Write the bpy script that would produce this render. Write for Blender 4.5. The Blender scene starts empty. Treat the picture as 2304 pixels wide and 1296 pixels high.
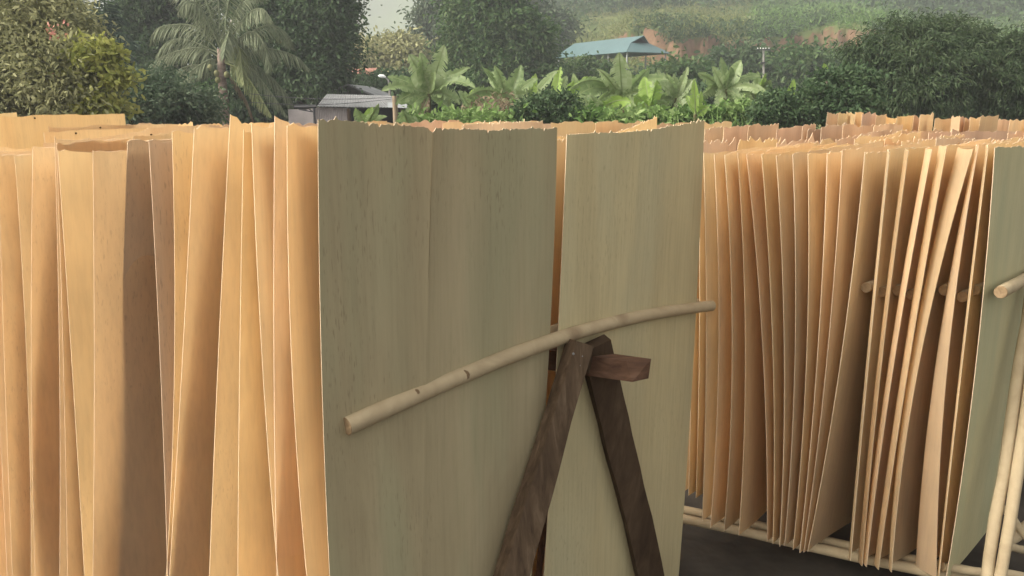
import bpy, math, random
import numpy as np
from mathutils import Vector
R = math.radians
sc = bpy.context.scene
COL = sc.collection

# ------------------------------------------------------------------ camera, sky, sun, exposure
PITCH = 13.15
CAMZ = 1.62
F = 1790.0 / 2304.0
cam = bpy.data.cameras.new('camera'); camo = bpy.data.objects.new('camera', cam); COL.objects.link(camo)
cam.sensor_width = 36.0; cam.lens = 36.0 * F; cam.clip_start = 0.05; cam.clip_end = 5000
camo.location = (0, 0, CAMZ); camo.rotation_euler = (R(90 - PITCH), 0, 0)
sc.camera = camo
w = bpy.data.worlds.new('World'); sc.world = w; w.use_nodes = True
nt = w.node_tree; nt.nodes.clear()
sky = nt.nodes.new('ShaderNodeTexSky'); sky.sky_type = 'NISHITA'; sky.sun_disc = False
TOSUN = Vector((-0.76, -0.24, 0.60)).normalized()
sky.sun_elevation = math.asin(TOSUN.z); sky.sun_rotation = math.atan2(TOSUN.x, TOSUN.y)
sky.air_density = 1.0; sky.dust_density = 6.0; sky.ozone_density = 0.6
bg = nt.nodes.new('ShaderNodeBackground'); bg.inputs[1].default_value = 0.14
wo = nt.nodes.new('ShaderNodeOutputWorld')
hsv = nt.nodes.new('ShaderNodeHueSaturation'); hsv.inputs['Saturation'].default_value = 0.22     # thin overcast: nearly white light
tin = nt.nodes.new('ShaderNodeMixRGB'); tin.blend_type = 'MULTIPLY'; tin.inputs[0].default_value = 1.0; tin.inputs[2].default_value = (1.05, 1.0, .90, 1)
nt.links.new(sky.outputs[0], hsv.inputs['Color']); nt.links.new(hsv.outputs[0], tin.inputs[1]); nt.links.new(tin.outputs[0], bg.inputs[0]); nt.links.new(bg.outputs[0], wo.inputs[0])
sl = bpy.data.lights.new('sun', 'SUN'); sl.energy = 1.2; sl.angle = R(17); sl.color = (1.0, 0.94, 0.85)
so = bpy.data.objects.new('sun', sl); COL.objects.link(so)
so.rotation_euler = (-TOSUN).to_track_quat('-Z', 'Y').to_euler()
sc.view_settings.view_transform = 'Standard'; sc.view_settings.look = 'None'
sc.view_settings.gamma = 1.0; sc.view_settings.exposure = 1.34
sc.render.engine = 'CYCLES'
cy = sc.cycles
cy.use_denoising = True
cy.max_bounces = 16; cy.diffuse_bounces = 8; cy.glossy_bounces = 2; cy.transmission_bounces = 12
cy.volume_bounces = 1; cy.transparent_max_bounces = 8
cy.caustics_reflective = False; cy.caustics_refractive = False

# ------------------------------------------------------------------ geometry helpers
CP, SP = math.cos(R(PITCH)), math.sin(R(PITCH))
def ray(px, py):
    u = (px - 1152) / 1790.0; v = (py - 648) / 1790.0
    return (u, CP - v * SP, -SP - v * CP)
def at(px, py, Y):
    d = ray(px, py); s = Y / d[1]
    return Vector((d[0] * s, Y, CAMZ + d[2] * s))
def on_plane(px, py, p0, dirx, diry):
    """hit of the ray with the vertical plane through p0=(x,y) along (dirx,diry): returns (t, z)"""
    d = ray(px, py)
    # s*d.x = p0x + t*dx ; s*d.y = p0y + t*dy
    det = d[0] * (-diry) - d[1] * (-dirx)
    s = (p0[0] * (-diry) - p0[1] * (-dirx)) / det
    t = (d[0] * p0[1] - d[1] * p0[0]) / det
    return t, CAMZ + d[2] * s
def proj(P):
    x, y, z = P[0], P[1], P[2] - CAMZ
    f = y * CP - z * SP; up = y * SP + z * CP
    return 1152 + 1790 * x / f, 648 - 1790 * up / f

def mesh_np(name, verts, faces, mats, parent=None, loc=None, smooth=False, midx=None, rot=0.0):
    """verts: Nx3 array; faces: list of lists or Mx4 array"""
    me = bpy.data.meshes.new(name)
    V = np.asarray(verts, dtype=np.float32)
    if isinstance(faces, np.ndarray):
        n, k = faces.shape
        me.vertices.add(len(V)); me.vertices.foreach_set('co', V.ravel())
        me.loops.add(n * k); me.loops.foreach_set('vertex_index', faces.astype(np.int32).ravel())
        me.polygons.add(n); me.polygons.foreach_set('loop_start', np.arange(0, n * k, k, dtype=np.int32))
        me.polygons.foreach_set('loop_total', np.full(n, k, dtype=np.int32))
        me.update(calc_edges=True)
    else:
        me.from_pydata([tuple(map(float, v)) for v in V], [], faces)
    for m in (mats if isinstance(mats, (list, tuple)) else [mats]): me.materials.append(m)
    if midx is not None: me.polygons.foreach_set('material_index', np.asarray(midx, dtype=np.int32))
    if smooth is True: me.polygons.foreach_set('use_smooth', np.ones(len(me.polygons), dtype=bool))
    elif smooth is not False: me.polygons.foreach_set('use_smooth', np.asarray(smooth, dtype=bool))
    me.update()
    o = bpy.data.objects.new(name, me); COL.objects.link(o)
    if parent is not None: o.parent = parent
    if loc is not None: o.location = loc
    if rot: o.rotation_euler = (0, 0, rot)
    return o
def empty(name, loc=(0, 0, 0), rz=0.0):
    o = bpy.data.objects.new(name, None); COL.objects.link(o); o.location = loc; o.rotation_euler = (0, 0, rz)
    o.empty_display_size = 0.1
    return o
def tag(o, label, cat, group=None, kind=None):
    o['label'] = label; o['category'] = cat
    if group: o['group'] = group
    if kind: o['kind'] = kind
    return o

class MB:
    """collects boxes, tubes and quads into one mesh"""
    def __init__(s): s.v = []; s.f = []; s.sm = []
    def quad(s, a, b, c, d, sm=False):
        n = len(s.v); s.v += [tuple(a), tuple(b), tuple(c), tuple(d)]; s.f.append([n, n + 1, n + 2, n + 3]); s.sm.append(sm)
    def poly(s, pts):
        n = len(s.v); s.v += [tuple(p) for p in pts]; s.f.append(list(range(n, n + len(pts)))); s.sm.append(False)
    def hexa(s, p):
        """8 corners: bottom 0-3, top 4-7"""
        n = len(s.v); s.v += [tuple(q) for q in p]
        for f in ((0, 3, 2, 1), (4, 5, 6, 7), (0, 1, 5, 4), (1, 2, 6, 5), (2, 3, 7, 6), (3, 0, 4, 7)):
            s.f.append([n + i for i in f]); s.sm.append(False)
    def box(s, c, sx, sy, sz, rz=0.0):
        co, si = math.cos(rz), math.sin(rz); p = []
        for z in (-sz / 2, sz / 2):
            for x, y in ((-1, -1), (1, -1), (1, 1), (-1, 1)):
                a, b = x * sx / 2, y * sy / 2
                p.append((c[0] + a * co - b * si, c[1] + a * si + b * co, c[2] + z))
        s.hexa(p)
    def tube(s, pts, rad, n=10, caps=True, wob=0.0, seed=0):
        rnd = random.Random(seed)
        pts = [Vector(p) for p in pts]; k = len(pts)
        if not hasattr(rad, '__len__'): rad = [rad] * k
        base = len(s.v); ref = None
        for i, p in enumerate(pts):
            t = (pts[min(i + 1, k - 1)] - pts[max(i - 1, 0)]).normalized()
            if ref is None:
                ref = Vector((0, 0, 1)) if abs(t.z) < 0.9 else Vector((1, 0, 0))
            a = (ref - t * ref.dot(t)).normalized(); b = t.cross(a); ref = a
            for j in range(n):
                an = 2 * math.pi * j / n; r = rad[i] * (1 + wob * (rnd.random() - .5))
                s.v.append(tuple(p + a * (math.cos(an) * r) + b * (math.sin(an) * r)))
        for i in range(k - 1):
            for j in range(n):
                s.f.append([base + i * n + j, base + i * n + (j + 1) % n, base + (i + 1) * n + (j + 1) % n, base + (i + 1) * n + j]); s.sm.append(True)
        if caps:
            for i in (0, k - 1):
                b0 = len(s.v); s.v += [s.v[base + i * n + j] for j in range(n)]
                s.f.append([b0 + j for j in (range(n - 1, -1, -1) if i == 0 else range(n))]); s.sm.append(False)
    def build(s, name, mat, parent=None, loc=None):
        return mesh_np(name, s.v, s.f, mat, parent, loc, smooth=s.sm)

# ------------------------------------------------------------------ materials
def new_mat(name):
    m = bpy.data.materials.new(name); m.use_nodes = True; m.node_tree.nodes.clear(); return m
class NG:
    def __init__(s, m): s.nt = m.node_tree
    def n(s, typ, **kw):
        x = s.nt.nodes.new('ShaderNode' + typ)
        for k, v in kw.items():
            if k.startswith('i_'): x.inputs[k[2:].replace('_', ' ')].default_value = v
            else: setattr(x, k, v)
        return x
    def l(s, a, b): s.nt.links.new(a, b)
    def ramp(s, fac, stops, interp='LINEAR'):
        r = s.nt.nodes.new('ShaderNodeValToRGB'); r.color_ramp.interpolation = interp
        e = r.color_ramp.elements
        while len(e) < len(stops): e.new(0.5)
        for el, (p, c) in zip(e, stops):
            el.position = p; el.color = (c[0], c[1], c[2], 1) if hasattr(c, '__len__') else (c, c, c, 1)
        s.l(fac, r.inputs[0]); return r.outputs[0]
    def noise(s, vec, scale, detail=3, rough=.55, dist=0.0):
        x = s.n('TexNoise'); x.inputs['Scale'].default_value = scale; x.inputs['Detail'].default_value = detail
        x.inputs['Roughness'].default_value = rough; x.inputs['Distortion'].default_value = dist
        s.l(vec, x.inputs['Vector']); return x.outputs['Fac']
    def mapping(s, vec, scale=(1, 1, 1), loc=None):
        x = s.n('Mapping'); x.inputs['Scale'].default_value = scale; s.l(vec, x.inputs['Vector'])
        if loc is not None: s.l(loc, x.inputs['Location'])
        return x.outputs[0]
    def mix(s, fac, a, b, mode='MIX'):
        x = s.n('MixRGB', blend_type=mode)
        for sock, val in ((x.inputs[0], fac), (x.inputs[1], a), (x.inputs[2], b)):
            if hasattr(val, 'is_output'): s.l(val, sock)
            elif hasattr(val, '__len__'): sock.default_value = (val[0], val[1], val[2], 1)
            else: sock.default_value = val
        return x.outputs[0]
    def math(s, op, a, b=0.0):
        x = s.n('Math', operation=op)
        for sock, val in ((x.inputs[0], a), (x.inputs[1], b)):
            if hasattr(val, 'is_output'): s.l(val, sock)
            else: sock.default_value = val
        return x.outputs[0]
    def surf(s, col, rough=.7, spec=.2, trans=0.0, tcol=None, bump=None, bdist=.002, bstr=.4):
        p = s.n('BsdfPrincipled'); p.inputs['Roughness'].default_value = rough; p.inputs['Specular IOR Level'].default_value = spec
        if hasattr(col, 'is_output'): s.l(col, p.inputs['Base Color'])
        else: p.inputs['Base Color'].default_value = (col[0], col[1], col[2], 1)
        nrm = None
        if bump is not None:
            b = s.n('Bump'); b.inputs['Distance'].default_value = bdist; b.inputs['Strength'].default_value = bstr
            s.l(bump, b.inputs['Height']); nrm = b.outputs[0]; s.l(nrm, p.inputs['Normal'])
        out = p.outputs[0]
        if trans > 0:
            t = s.n('BsdfTranslucent'); c = tcol if tcol is not None else col
            if hasattr(c, 'is_output'): s.l(c, t.inputs[0])
            else: t.inputs[0].default_value = (c[0], c[1], c[2], 1)
            mx = s.n('MixShader'); mx.inputs[0].default_value = trans
            s.l(out, mx.inputs[1]); s.l(t.outputs[0], mx.inputs[2]); out = mx.outputs[0]
        o = s.n('OutputMaterial'); s.l(out, o.inputs[0])

def veneer_mat(name, light, mid, dark, trans=.35, streak=.6, pore=.5, tint=None, hvar=.02, knots=0.0, gc=.93):
    m = new_mat(name); g = NG(m)
    tc = g.n('TexCoord').outputs['Object']; oi = g.n('ObjectInfo')
    rv = g.n('CombineXYZ'); rr = g.math('MULTIPLY', oi.outputs['Random'], 37.0); rr2 = g.math('MULTIPLY', oi.outputs['Random'], 91.0)
    g.l(rr, rv.inputs[0]); g.l(rr2, rv.inputs[2])
    off = rv.outputs[0]
    bands = g.noise(g.mapping(tc, (5.5, 5.5, .45), off), 1.0, 2.5, .5, .5)
    grain = g.noise(g.mapping(tc, (120, 120, 5.0), off), 1.0, 3, .6)
    fine = g.noise(g.mapping(tc, (420, 420, 9.0), off), 1.0, 2, .6)
    col = g.ramp(bands, [(.30, dark), (.5, mid), (.70, light)])
    col = g.mix(streak, mid, col)
    mot = g.noise(g.mapping(tc, (2.6, 2.6, 1.5), off), 1.0, 4, .6, .8)
    col = g.mix(1.0, col, g.ramp(mot, [(.3, .90), (.5, 1.0), (.7, 1.06)]), 'MULTIPLY')
    if tint is not None:                                     # greenish mineral stain in long soft streaks
        tn = g.noise(g.mapping(tc, (4.5, 4.5, .9), off), 1.3, 2, .5, .4)
        tf = g.ramp(tn, [(.46, 0.0), (.66, .85)])
        col = g.mix(tf, col, tint)
    gm = g.ramp(grain, [(.30, gc), (.55, 1.0), (.8, 1 + (1 - gc) * .35)])
    col = g.mix(1.0, col, gm, 'MULTIPLY')
    pr = g.noise(g.mapping(tc, (330, 330, 38), off), 1.0, 1, .4)
    pz = g.noise(g.mapping(tc, (3.2, 3.2, 1.4), off), 1.0, 2, .5)
    pf = g.math('MULTIPLY', g.ramp(pr, [(.63, 0.0), (.72, 1.0)]), g.ramp(pz, [(.45, 0.0), (.65, 1.0)]))
    pf = g.math('MULTIPLY', pf, pore)
    col = g.mix(pf, col, (dark[0] * .35, dark[1] * .32, dark[2] * .3))
    if knots:
        vo = g.n('TexVoronoi'); vo.inputs['Scale'].default_value = 1.0
        g.l(g.mapping(tc, (3.4, 3.4, 1.6), off), vo.inputs['Vector'])
        kf = g.math('MULTIPLY', g.ramp(vo.outputs['Distance'], [(.02, 1.0), (.045, 0.0)]), knots)
        col = g.mix(kf, col, (.10, .05, .025))
    hs = g.n('HueSaturation'); g.l(col, hs.inputs['Color'])
    hv = g.math('ADD', g.math('MULTIPLY', g.math('FRACT', g.math('MULTIPLY', oi.outputs['Random'], 7.31)), hvar), .5 - hvar / 2); g.l(hv, hs.inputs['Hue'])
    vv = g.math('ADD', g.math('MULTIPLY', oi.outputs['Random'], .18), .90); g.l(vv, hs.inputs['Value'])
    sv = g.math('ADD', g.math('MULTIPLY', g.math('FRACT', g.math('MULTIPLY', oi.outputs['Random'], 3.77)), .16), .90); g.l(sv, hs.inputs['Saturation'])
    h = g.mix(.5, grain, fine)
    g.surf(hs.outputs[0], .75, .12, trans, None, h, .0012, .45)
    return m
M = {}
M['ven'] = veneer_mat('veneer', (.87, .735, .52), (.84, .69, .47), (.78, .60, .385), trans=.66, pore=.22, hvar=.009, knots=.0)
M['ven_k'] = veneer_mat('veneer_knotted', (.83, .68, .52), (.78, .615, .455), (.66, .50, .36), trans=.5, pore=.35, hvar=.014, knots=.9, streak=.8)
M['ven_shade'] = veneer_mat('veneer_shaded', (.76, .62, .455), (.70, .565, .405), (.60, .47, .33), trans=.4, pore=.3, hvar=.01)  # same wood; shade on two sheets curving away is put into this darker colour
M['ven_g'] = veneer_mat('veneer_greenish', (.56, .475, .29), (.485, .408, .245), (.40, .33, .195), trans=.15, streak=.75, pore=.38, tint=(.46, .43, .26), hvar=.008, gc=.92)
M['ven_g2'] = veneer_mat('veneer_olive', (.62, .545, .325), (.555, .48, .282), (.48, .405, .235), trans=.15, streak=.65, pore=.3, tint=(.53, .48, .30), hvar=.008, gc=.9)
M['ven_e'] = veneer_mat('veneer_pale_green', (.60, .56, .34), (.54, .50, .295), (.46, .42, .245), trans=.12, streak=.8, pore=.2, tint=(.47, .48, .30), hvar=.008)
M['edge'] = veneer_mat('veneer_edge', (.74, .60, .43), (.70, .56, .39), (.63, .48, .32), trans=.2, streak=.6, pore=.1)

def wood_mat(name, a, b, c, rough=.8, axis='auto', sc_=(30, 30, 2.2), spots=None):
    m = new_mat(name); g = NG(m)
    tc = g.n('TexCoord').outputs['Object']
    n1 = g.noise(g.mapping(tc, sc_), 1.0, 4, .65, .6); n2 = g.noise(g.mapping(tc, (9, 9, 9)), 1.0, 3, .6)
    col = g.ramp(n1, [(.3, a), (.52, b), (.72, c)])
    col = g.mix(g.ramp(n2, [(.4, 0.0), (.75, .55)]), col, a)
    if spots:
        vo = g.n('TexVoronoi'); vo.inputs['Scale'].default_value = spots[1]; g.l(tc, vo.inputs['Vector'])
        col = g.mix(g.ramp(vo.outputs['Distance'], [(.06, .9), (.17, 0.0)]), col, spots[0])
    g.surf(col, rough, .15, 0, None, n1, .004, .5)
    return m
M['pole'] = wood_mat('peeled_pole', (.36, .285, .18), (.44, .355, .23), (.49, .40, .265), sc_=(9, 9, 9), spots=((.27, .20, .125), 5.0))
M['pole_end'] = wood_mat('cut_pole_end', (.17, .115, .065), (.27, .19, .11), (.36, .26, .16), sc_=(60, 60, 60))
M['knot'] = wood_mat('pole_knot', (.12, .075, .04), (.20, .135, .08), (.30, .22, .14), sc_=(90, 90, 90))
M['old_l'] = wood_mat('weathered_plank', (.055, .036, .023), (.112, .076, .048), (.18, .13, .086), sc_=(38, 38, 5))
M['old'] = wood_mat('weathered_timber', (.042, .027, .017), (.078, .051, .032), (.12, .083, .054), sc_=(26, 26, 4))
M['red'] = wood_mat('reddish_timber', (.075, .042, .028), (.13, .072, .046), (.19, .11, .072), sc_=(5, 40, 40))
M['bark'] = wood_mat('bark', (.06, .05, .04), (.12, .10, .08), (.2, .17, .14), sc_=(6, 6, 2))
M['palm_bark'] = wood_mat('palm_bark', (.18, .13, .105), (.31, .24, .20), (.42, .34, .29), sc_=(2, 2, 9))
M['post'] = wood_mat('wooden_post', (.2, .15, .1), (.33, .26, .18), (.42, .34, .25))
M['banana_stem'] = wood_mat('banana_stem', (.05, .04, .02), (.11, .10, .045), (.16, .19, .08), sc_=(8, 8, 1))

def leaf_mat(name, c1, c2, c3, trans=.3, rough=.6, spec=.16, nscale=.6):
    m = new_mat(name); g = NG(m)
    ge = g.n('NewGeometry'); tc = g.n('TexCoord').outputs['Object']
    cl = g.noise(tc, nscale, 2, .5)
    f = g.math('ADD', g.math('MULTIPLY', ge.outputs['Random Per Island'], .5), g.math('MULTIPLY', cl, .72))
    col = g.ramp(f, [(.18, c1), (.55, c2), (.95, c3)])
    g.surf(col, rough, spec, trans)
    return m
L = {}
L['dark'] = leaf_mat('leaf_dark_green', (.032, .062, .029), (.056, .10, .044), (.105, .16, .072))
L['mid'] = leaf_mat('leaf_mid_green', (.03, .065, .022), (.06, .12, .04), (.14, .2, .08))
L['olive'] = leaf_mat('leaf_olive', (.15, .165, .08), (.29, .295, .145), (.46, .45, .25))
L['yellow'] = leaf_mat('leaf_yellow_green', (.15, .18, .04), (.33, .35, .09), (.5, .48, .17))
L['grey'] = leaf_mat('leaf_grey_green', (.035, .065, .035), (.07, .11, .06), (.15, .19, .115))
L['mango'] = leaf_mat('leaf_mango', (.024, .045, .020), (.045, .075, .032), (.085, .12, .055), rough=.5)
L['palm'] = leaf_mat('leaf_palm', (.09, .115, .065), (.17, .205, .12), (.30, .33, .21), trans=.3)
L['palm_lit'] = leaf_mat('leaf_palm_lit', (.10, .13, .05), (.17, .20, .085), (.25, .27, .13), trans=.3)  # lit look of two fronds put into a yellower leaf colour
L['areca'] = leaf_mat('leaf_areca', (.014, .032, .022), (.028, .055, .036), (.05, .085, .055), trans=.15)
L['dead'] = leaf_mat('leaf_dead', (.14, .10, .06), (.22, .17, .11), (.3, .25, .17), trans=.2)
L['grass'] = leaf_mat('leaf_grass', (.07, .13, .035), (.15, .25, .07), (.28, .38, .15), trans=.35)
L['slope'] = leaf_mat('leaf_slope_scrub', (.085, .115, .035), (.155, .185, .062), (.25, .26, .11), nscale=.12)
L['slopeg'] = leaf_mat('leaf_slope_green', (.06, .13, .03), (.115, .21, .055), (.19, .29, .09), nscale=.1)
L['pink'] = leaf_mat('petal_pink', (.5, .2, .18), (.6, .28, .22), (.7, .4, .32))
def banana_mat(name, a, b, c):
    m = new_mat(name); g = NG(m); ge = g.n('NewGeometry'); oi = g.n('ObjectInfo'); tc = g.n('TexCoord').outputs['Object']
    n = g.noise(tc, 5.0, 3, .6)
    f = g.math('ADD', g.math('MULTIPLY', ge.outputs['Random Per Island'], .25), g.math('ADD', g.math('MULTIPLY', n, .45), g.math('MULTIPLY', oi.outputs['Random'], .35)))
    g.surf(g.ramp(f, [(.2, a), (.5, b), (.85, c)]), .42, .4, .42)
    return m
L['ban'] = banana_mat('banana_leaf', (.135, .21, .075), (.26, .355, .15), (.43, .51, .29))
L['bany'] = banana_mat('banana_leaf_young', (.2, .33, .07), (.3, .45, .1), (.4, .54, .17))
L['rib'] = leaf_mat('leaf_midrib', (.25, .33, .13), (.3, .38, .17), (.36, .43, .22))

def plain(name, col, rough=.7, spec=.3, var=.25, scale=3.0, bump=0.0):
    m = new_mat(name); g = NG(m); tc = g.n('TexCoord').outputs['Object']
    n = g.noise(tc, scale, 5, .65)
    c = g.ramp(n, [(.3, [x * (1 - var) for x in col]), (.7, [min(1, x * (1 + var)) for x in col])])
    g.surf(c, rough, spec, 0, None, n if bump else None, bump or .01, .5); return m
M['roofgreen'] = plain('green_roof_sheet', (.085, .15, .158), .5, .4, .10, .6)
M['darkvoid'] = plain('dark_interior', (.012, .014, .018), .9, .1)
M['tin'] = plain('weathered_tin', (.23, .235, .24), .55, .4, .35, 1.2)
M['tinpale'] = plain('pale_tin', (.34, .36, .37), .5, .4, .15, 1.2)
M['clad'] = plain('pale_cladding', (.42, .38, .38), .7, .3, .18, 2)
M['boards'] = plain('grey_green_boards', (.16, .175, .16), .8, .2, .25, 2)
M['concrete'] = plain('concrete', (.24, .235, .22), .85, .2, .15, 4)
M['tile'] = plain('red_tile', (.33, .16, .115), .8, .2, .2, 2)
M['white'] = plain('white_paint', (.75, .77, .78), .5, .4, .05, 2)
M['darkmetal'] = plain('dark_steel', (.04, .04, .045), .6, .4, .2, 5)
M['hole'] = plain('nail_hole_dark', (.05, .025, .012), .95, .05)
M['dirt'] = plain('bare_earth', (.056, .049, .041), .95, .1, .7, 1.6, .03)

# ------------------------------------------------------------------ terrain
def sstep(a, b, x):
    t = np.clip((x - a) / (b - a), 0, 1); return t * t * (3 - 2 * t)
def hill_h(x, y):
    x = np.asarray(x, float); y = np.asarray(y, float)
    pxx = 1152 + 1790 * x / np.maximum(y, 1)
    side = .16 + .84 * sstep(930, 1330, pxx)
    prof = np.interp(y, [0, 44, 56, 66, 78, 86, 110, 150, 200, 300, 420], [0, 0, .9, 2.4, 3.3, 5.6, 9.4, 18.5, 33, 58, 80])
    yb = 84 + 3 * np.sin(pxx / 90.) + 1.5 * np.sin(pxx / 31.) + .7 * np.sin(pxx / 9.) + .5 * np.sin(pxx / 4.7)
    win = sstep(1330, 1420, pxx) * (1 - sstep(1930, 2050, pxx))
    bank = 3.0 * sstep(yb, yb + 1.6, y) * win * (1 - sstep(95, 150, y) * .9)
    ns = .35 * np.sin(x * .21 + y * .13) + .3 * np.sin(x * .37 - y * .29 + 2) + .18 * np.sin(x * .9 + y * .7)
    return (prof + bank + ns * sstep(50, 90, y)) * side
def build_terrain():
    s = 700.0
    g = mesh_np('ground', [(-s, -60, 0), (s, -60, 0), (s, 690, 0), (-s, 690, 0)], [[0, 1, 2, 3]], M['dirt']); g['kind'] = 'structure'
    nx, ny = 220, 190
    ys = 44.5 + (415 - 44.5) * (np.linspace(0, 1, ny) ** 1.7)
    us = np.linspace(-.85, .85, nx)
    U, Y = np.meshgrid(us, ys); X = U * Y; Z = hill_h(X, Y); Z[0, :] = -.3
    V = np.stack([X.ravel(), Y.ravel(), Z.ravel()], 1)
    i = np.arange(ny - 1)[:, None] * nx + np.arange(nx - 1)[None, :]; i = i.ravel()
    Fq = np.stack([i, i + 1, i + nx + 1, i + nx], 1)
    m = new_mat('hillside_earth'); gg = NG(m); geo = gg.n('NewGeometry'); tc = gg.n('TexCoord').outputs['Object']
    sep = gg.n('SeparateXYZ'); gg.l(geo.outputs['Normal'], sep.inputs[0])
    n = gg.noise(tc, .15, 5, .65); n2 = gg.noise(tc, 1.4, 4, .6)
    grass = gg.ramp(n, [(.3, (.05, .08, .025)), (.5, (.095, .125, .042)), (.7, (.15, .16, .06))])
    soil = gg.ramp(n2, [(.3, (.12, .07, .042)), (.7, (.205, .13, .08))])
    f = gg.ramp(gg.math('ADD', sep.outputs[2], gg.math('MULTIPLY', n2, .12)), [(.80, 1.0), (.92, 0.0)])
    gg.surf(gg.mix(f, grass, soil), .95, .1)
    h = mesh_np('hillside', V, Fq, m, smooth=True); h['kind'] = 'structure'
    # far mountain
    nx, ny = 160, 40
    us = np.linspace(-.95, .95, nx); ys = np.linspace(430, 680, ny)
    U, Y = np.meshgrid(us, ys); X = U * Y
    ridge = 108 + 14 * np.sin(U * 6 + 1) + 8 * np.sin(U * 17) + 4 * np.sin(U * 41)
    Z = ridge * sstep(430, 640, Y) + 2.5 * np.sin(X * .06 + Y * .04) + 2 * np.sin(X * .11 - Y * .09); Z[0, :] = -.5
    V = np.stack([X.ravel(), Y.ravel(), Z.ravel()], 1)
    i = np.arange(ny - 1)[:, None] * nx + np.arange(nx - 1)[None, :]; i = i.ravel()
    Fq = np.stack([i, i + 1, i + nx + 1, i + nx], 1)
    m = new_mat('mountain_cover'); gg = NG(m); tc = gg.n('TexCoord').outputs['Object']
    n = gg.noise(tc, .012, 6, .6); n2 = gg.noise(tc, .02, 3, .5)
    c = gg.ramp(n, [(.35, (.03, .06, .025)), (.6, (.09, .13, .05))])
    c = gg.mix(gg.ramp(n2, [(.56, 0.0), (.62, .9)]), c, (.38, .22, .14))
    gg.surf(c, .95, .1)
    mo = mesh_np('far_mountain', V, Fq, m, smooth=True); mo['kind'] = 'structure'
build_terrain()

# ------------------------------------------------------------------ veneer sheets
DA = 45.0                                   # heading of the sheets: they run away to the right of the camera
dx, dy = math.sin(R(DA)), math.cos(R(DA))
AX = (math.cos(R(158.2)), math.sin(R(158.2)))   # long axis of the racks, running off to the left and back
TH = 0.0019
def sheet(edge, zb, ztop, width=.66, ang=DA, far=None, lip=(0, 0, .04), bow=0.0, slope=0.0, rag=.003, mat='ven', axis=AX,
          ns=18, nz=14, seed=0, curl=0.0, far_slope=None, ledge=None, steps=0, sag=0.0, dip=0.0):
    """edge: list of (q, z) of the near edge: q = metres along axis from P0; edge is ((x0,y0), [(q,z)...])"""
    rnd = random.Random(seed)
    p0, pts = edge
    qs = np.array([p[0] for p in pts]); zs = np.array([p[1] for p in pts])
    if len(pts) >= 3:
        co = np.polyfit(zs, qs, 2)
        if abs(co[0]) > .5: co = np.polyfit(zs, qs, 1)
    elif len(pts) == 2: co = np.polyfit(zs, qs, 1)
    else: co = np.array([qs[0]])
    q0 = float(np.polyval(co, zb)); qm = float(np.polyval(co, .5 * (zb + ztop)))
    if far is None: far = qm
    rz = R(90 - ang)
    d = (math.sin(R(ang)), math.cos(R(ang))); nl = (-d[1], d[0])
    ax_l = (axis[0] * d[0] + axis[1] * d[1], axis[0] * nl[0] + axis[1] * nl[1])   # axis in local coordinates
    org = (p0[0] + axis[0] * q0, p0[1] + axis[1] * q0, zb)
    # columns of s: finer near the edge
    s = width * (np.linspace(0, 1, ns + 1) ** (1.5 if lip[0] or lip[1] else 1.0))
    v = np.linspace(0, 1, nz + 1)
    ragn = np.array([rnd.gauss(0, 1) for _ in range(ns + 1)]) * rag
    if steps:
        st = 0.0; k = 0
        for i in range(ns + 1):
            if rnd.random() < steps: st = rnd.uniform(-2.2, 2.2) * max(rag, .002)
            ragn[i] += st
    zt = ztop + slope * s / width + ragn + sag * np.sin(np.pi * s / width) + dip * (1 - np.exp(-s / .10))
    VV = np.zeros((nz + 1, ns + 1, 3))
    for j in range(nz + 1):
        zz = zb + (zt - zb) * v[j]
        q = np.polyval(co, zz) if len(co) > 1 else np.full(ns + 1, qs[0])
        k = sstep(0, 1, s / width)
        dq = (q - q0) * (1 - k) + (far - q0) * k
        A = (lip[0] * (1 - v[j]) + lip[1] * v[j])
        yo = A * 2.718 * (s / lip[2]) * np.exp(-s / lip[2]) + bow * np.sin(np.pi * s / width) * (.4 + .6 * v[j]) + curl * (v[j] ** 3) * np.sin(np.pi * s / width * 2)
        lx = (ledge[0] * (1 - v[j]) + ledge[1] * v[j]) * (1 - s / width) if ledge else 0.0
        VV[j, :, 0] = dq * ax_l[0] + s + lx
        VV[j, :, 1] = dq * ax_l[1] + yo
        VV[j, :, 2] = zz - zb
    # normals approx from gradient along s for thickness
    ds = np.gradient(VV, axis=1); dv = np.gradient(VV, axis=0)
    nn = np.cross(ds, dv); nn /= np.maximum(np.linalg.norm(nn, axis=2, keepdims=True), 1e-9)
    Fr = VV + nn * TH / 2; Bk = VV - nn * TH / 2
    W = ns + 1; N = (nz + 1) * W
    verts = [Fr.reshape(-1, 3), Bk.reshape(-1, 3)]
    i = (np.arange(nz)[:, None] * W + np.arange(ns)[None, :]).ravel()
    f1 = np.stack([i, i + 1, i + W + 1, i + W], 1); f2 = np.stack([i + N, i + N + W, i + N + W + 1, i + N + 1], 1)
    # rim with its own vertices
    loop = [(0, c) for c in range(W)] + [(r, ns) for r in range(1, nz + 1)] + [(nz, c) for c in range(ns - 1, -1, -1)] + [(r, 0) for r in range(nz - 1, 0, -1)]
    lf = np.array([Fr[a, b] for a, b in loop]); lb = np.array([Bk[a, b] for a, b in loop]); K = len(loop)
    verts += [lf, lb]
    a = np.arange(K); b = (a + 1) % K
    f3 = np.stack([2 * N + a, 2 * N + K + a, 2 * N + K + b, 2 * N + b], 1)
    Fa = np.concatenate([f1, f2, f3])
    midx = np.concatenate([np.zeros(len(f1) + len(f2)), np.ones(len(f3))])
    sm = np.concatenate([np.ones(len(f1) + len(f2), bool), np.zeros(len(f3), bool)])
    return mesh_np('veneer_sheet', np.concatenate(verts), Fa, [M[mat], M['edge']], loc=org, rot=rz, smooth=sm, midx=midx)

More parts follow.
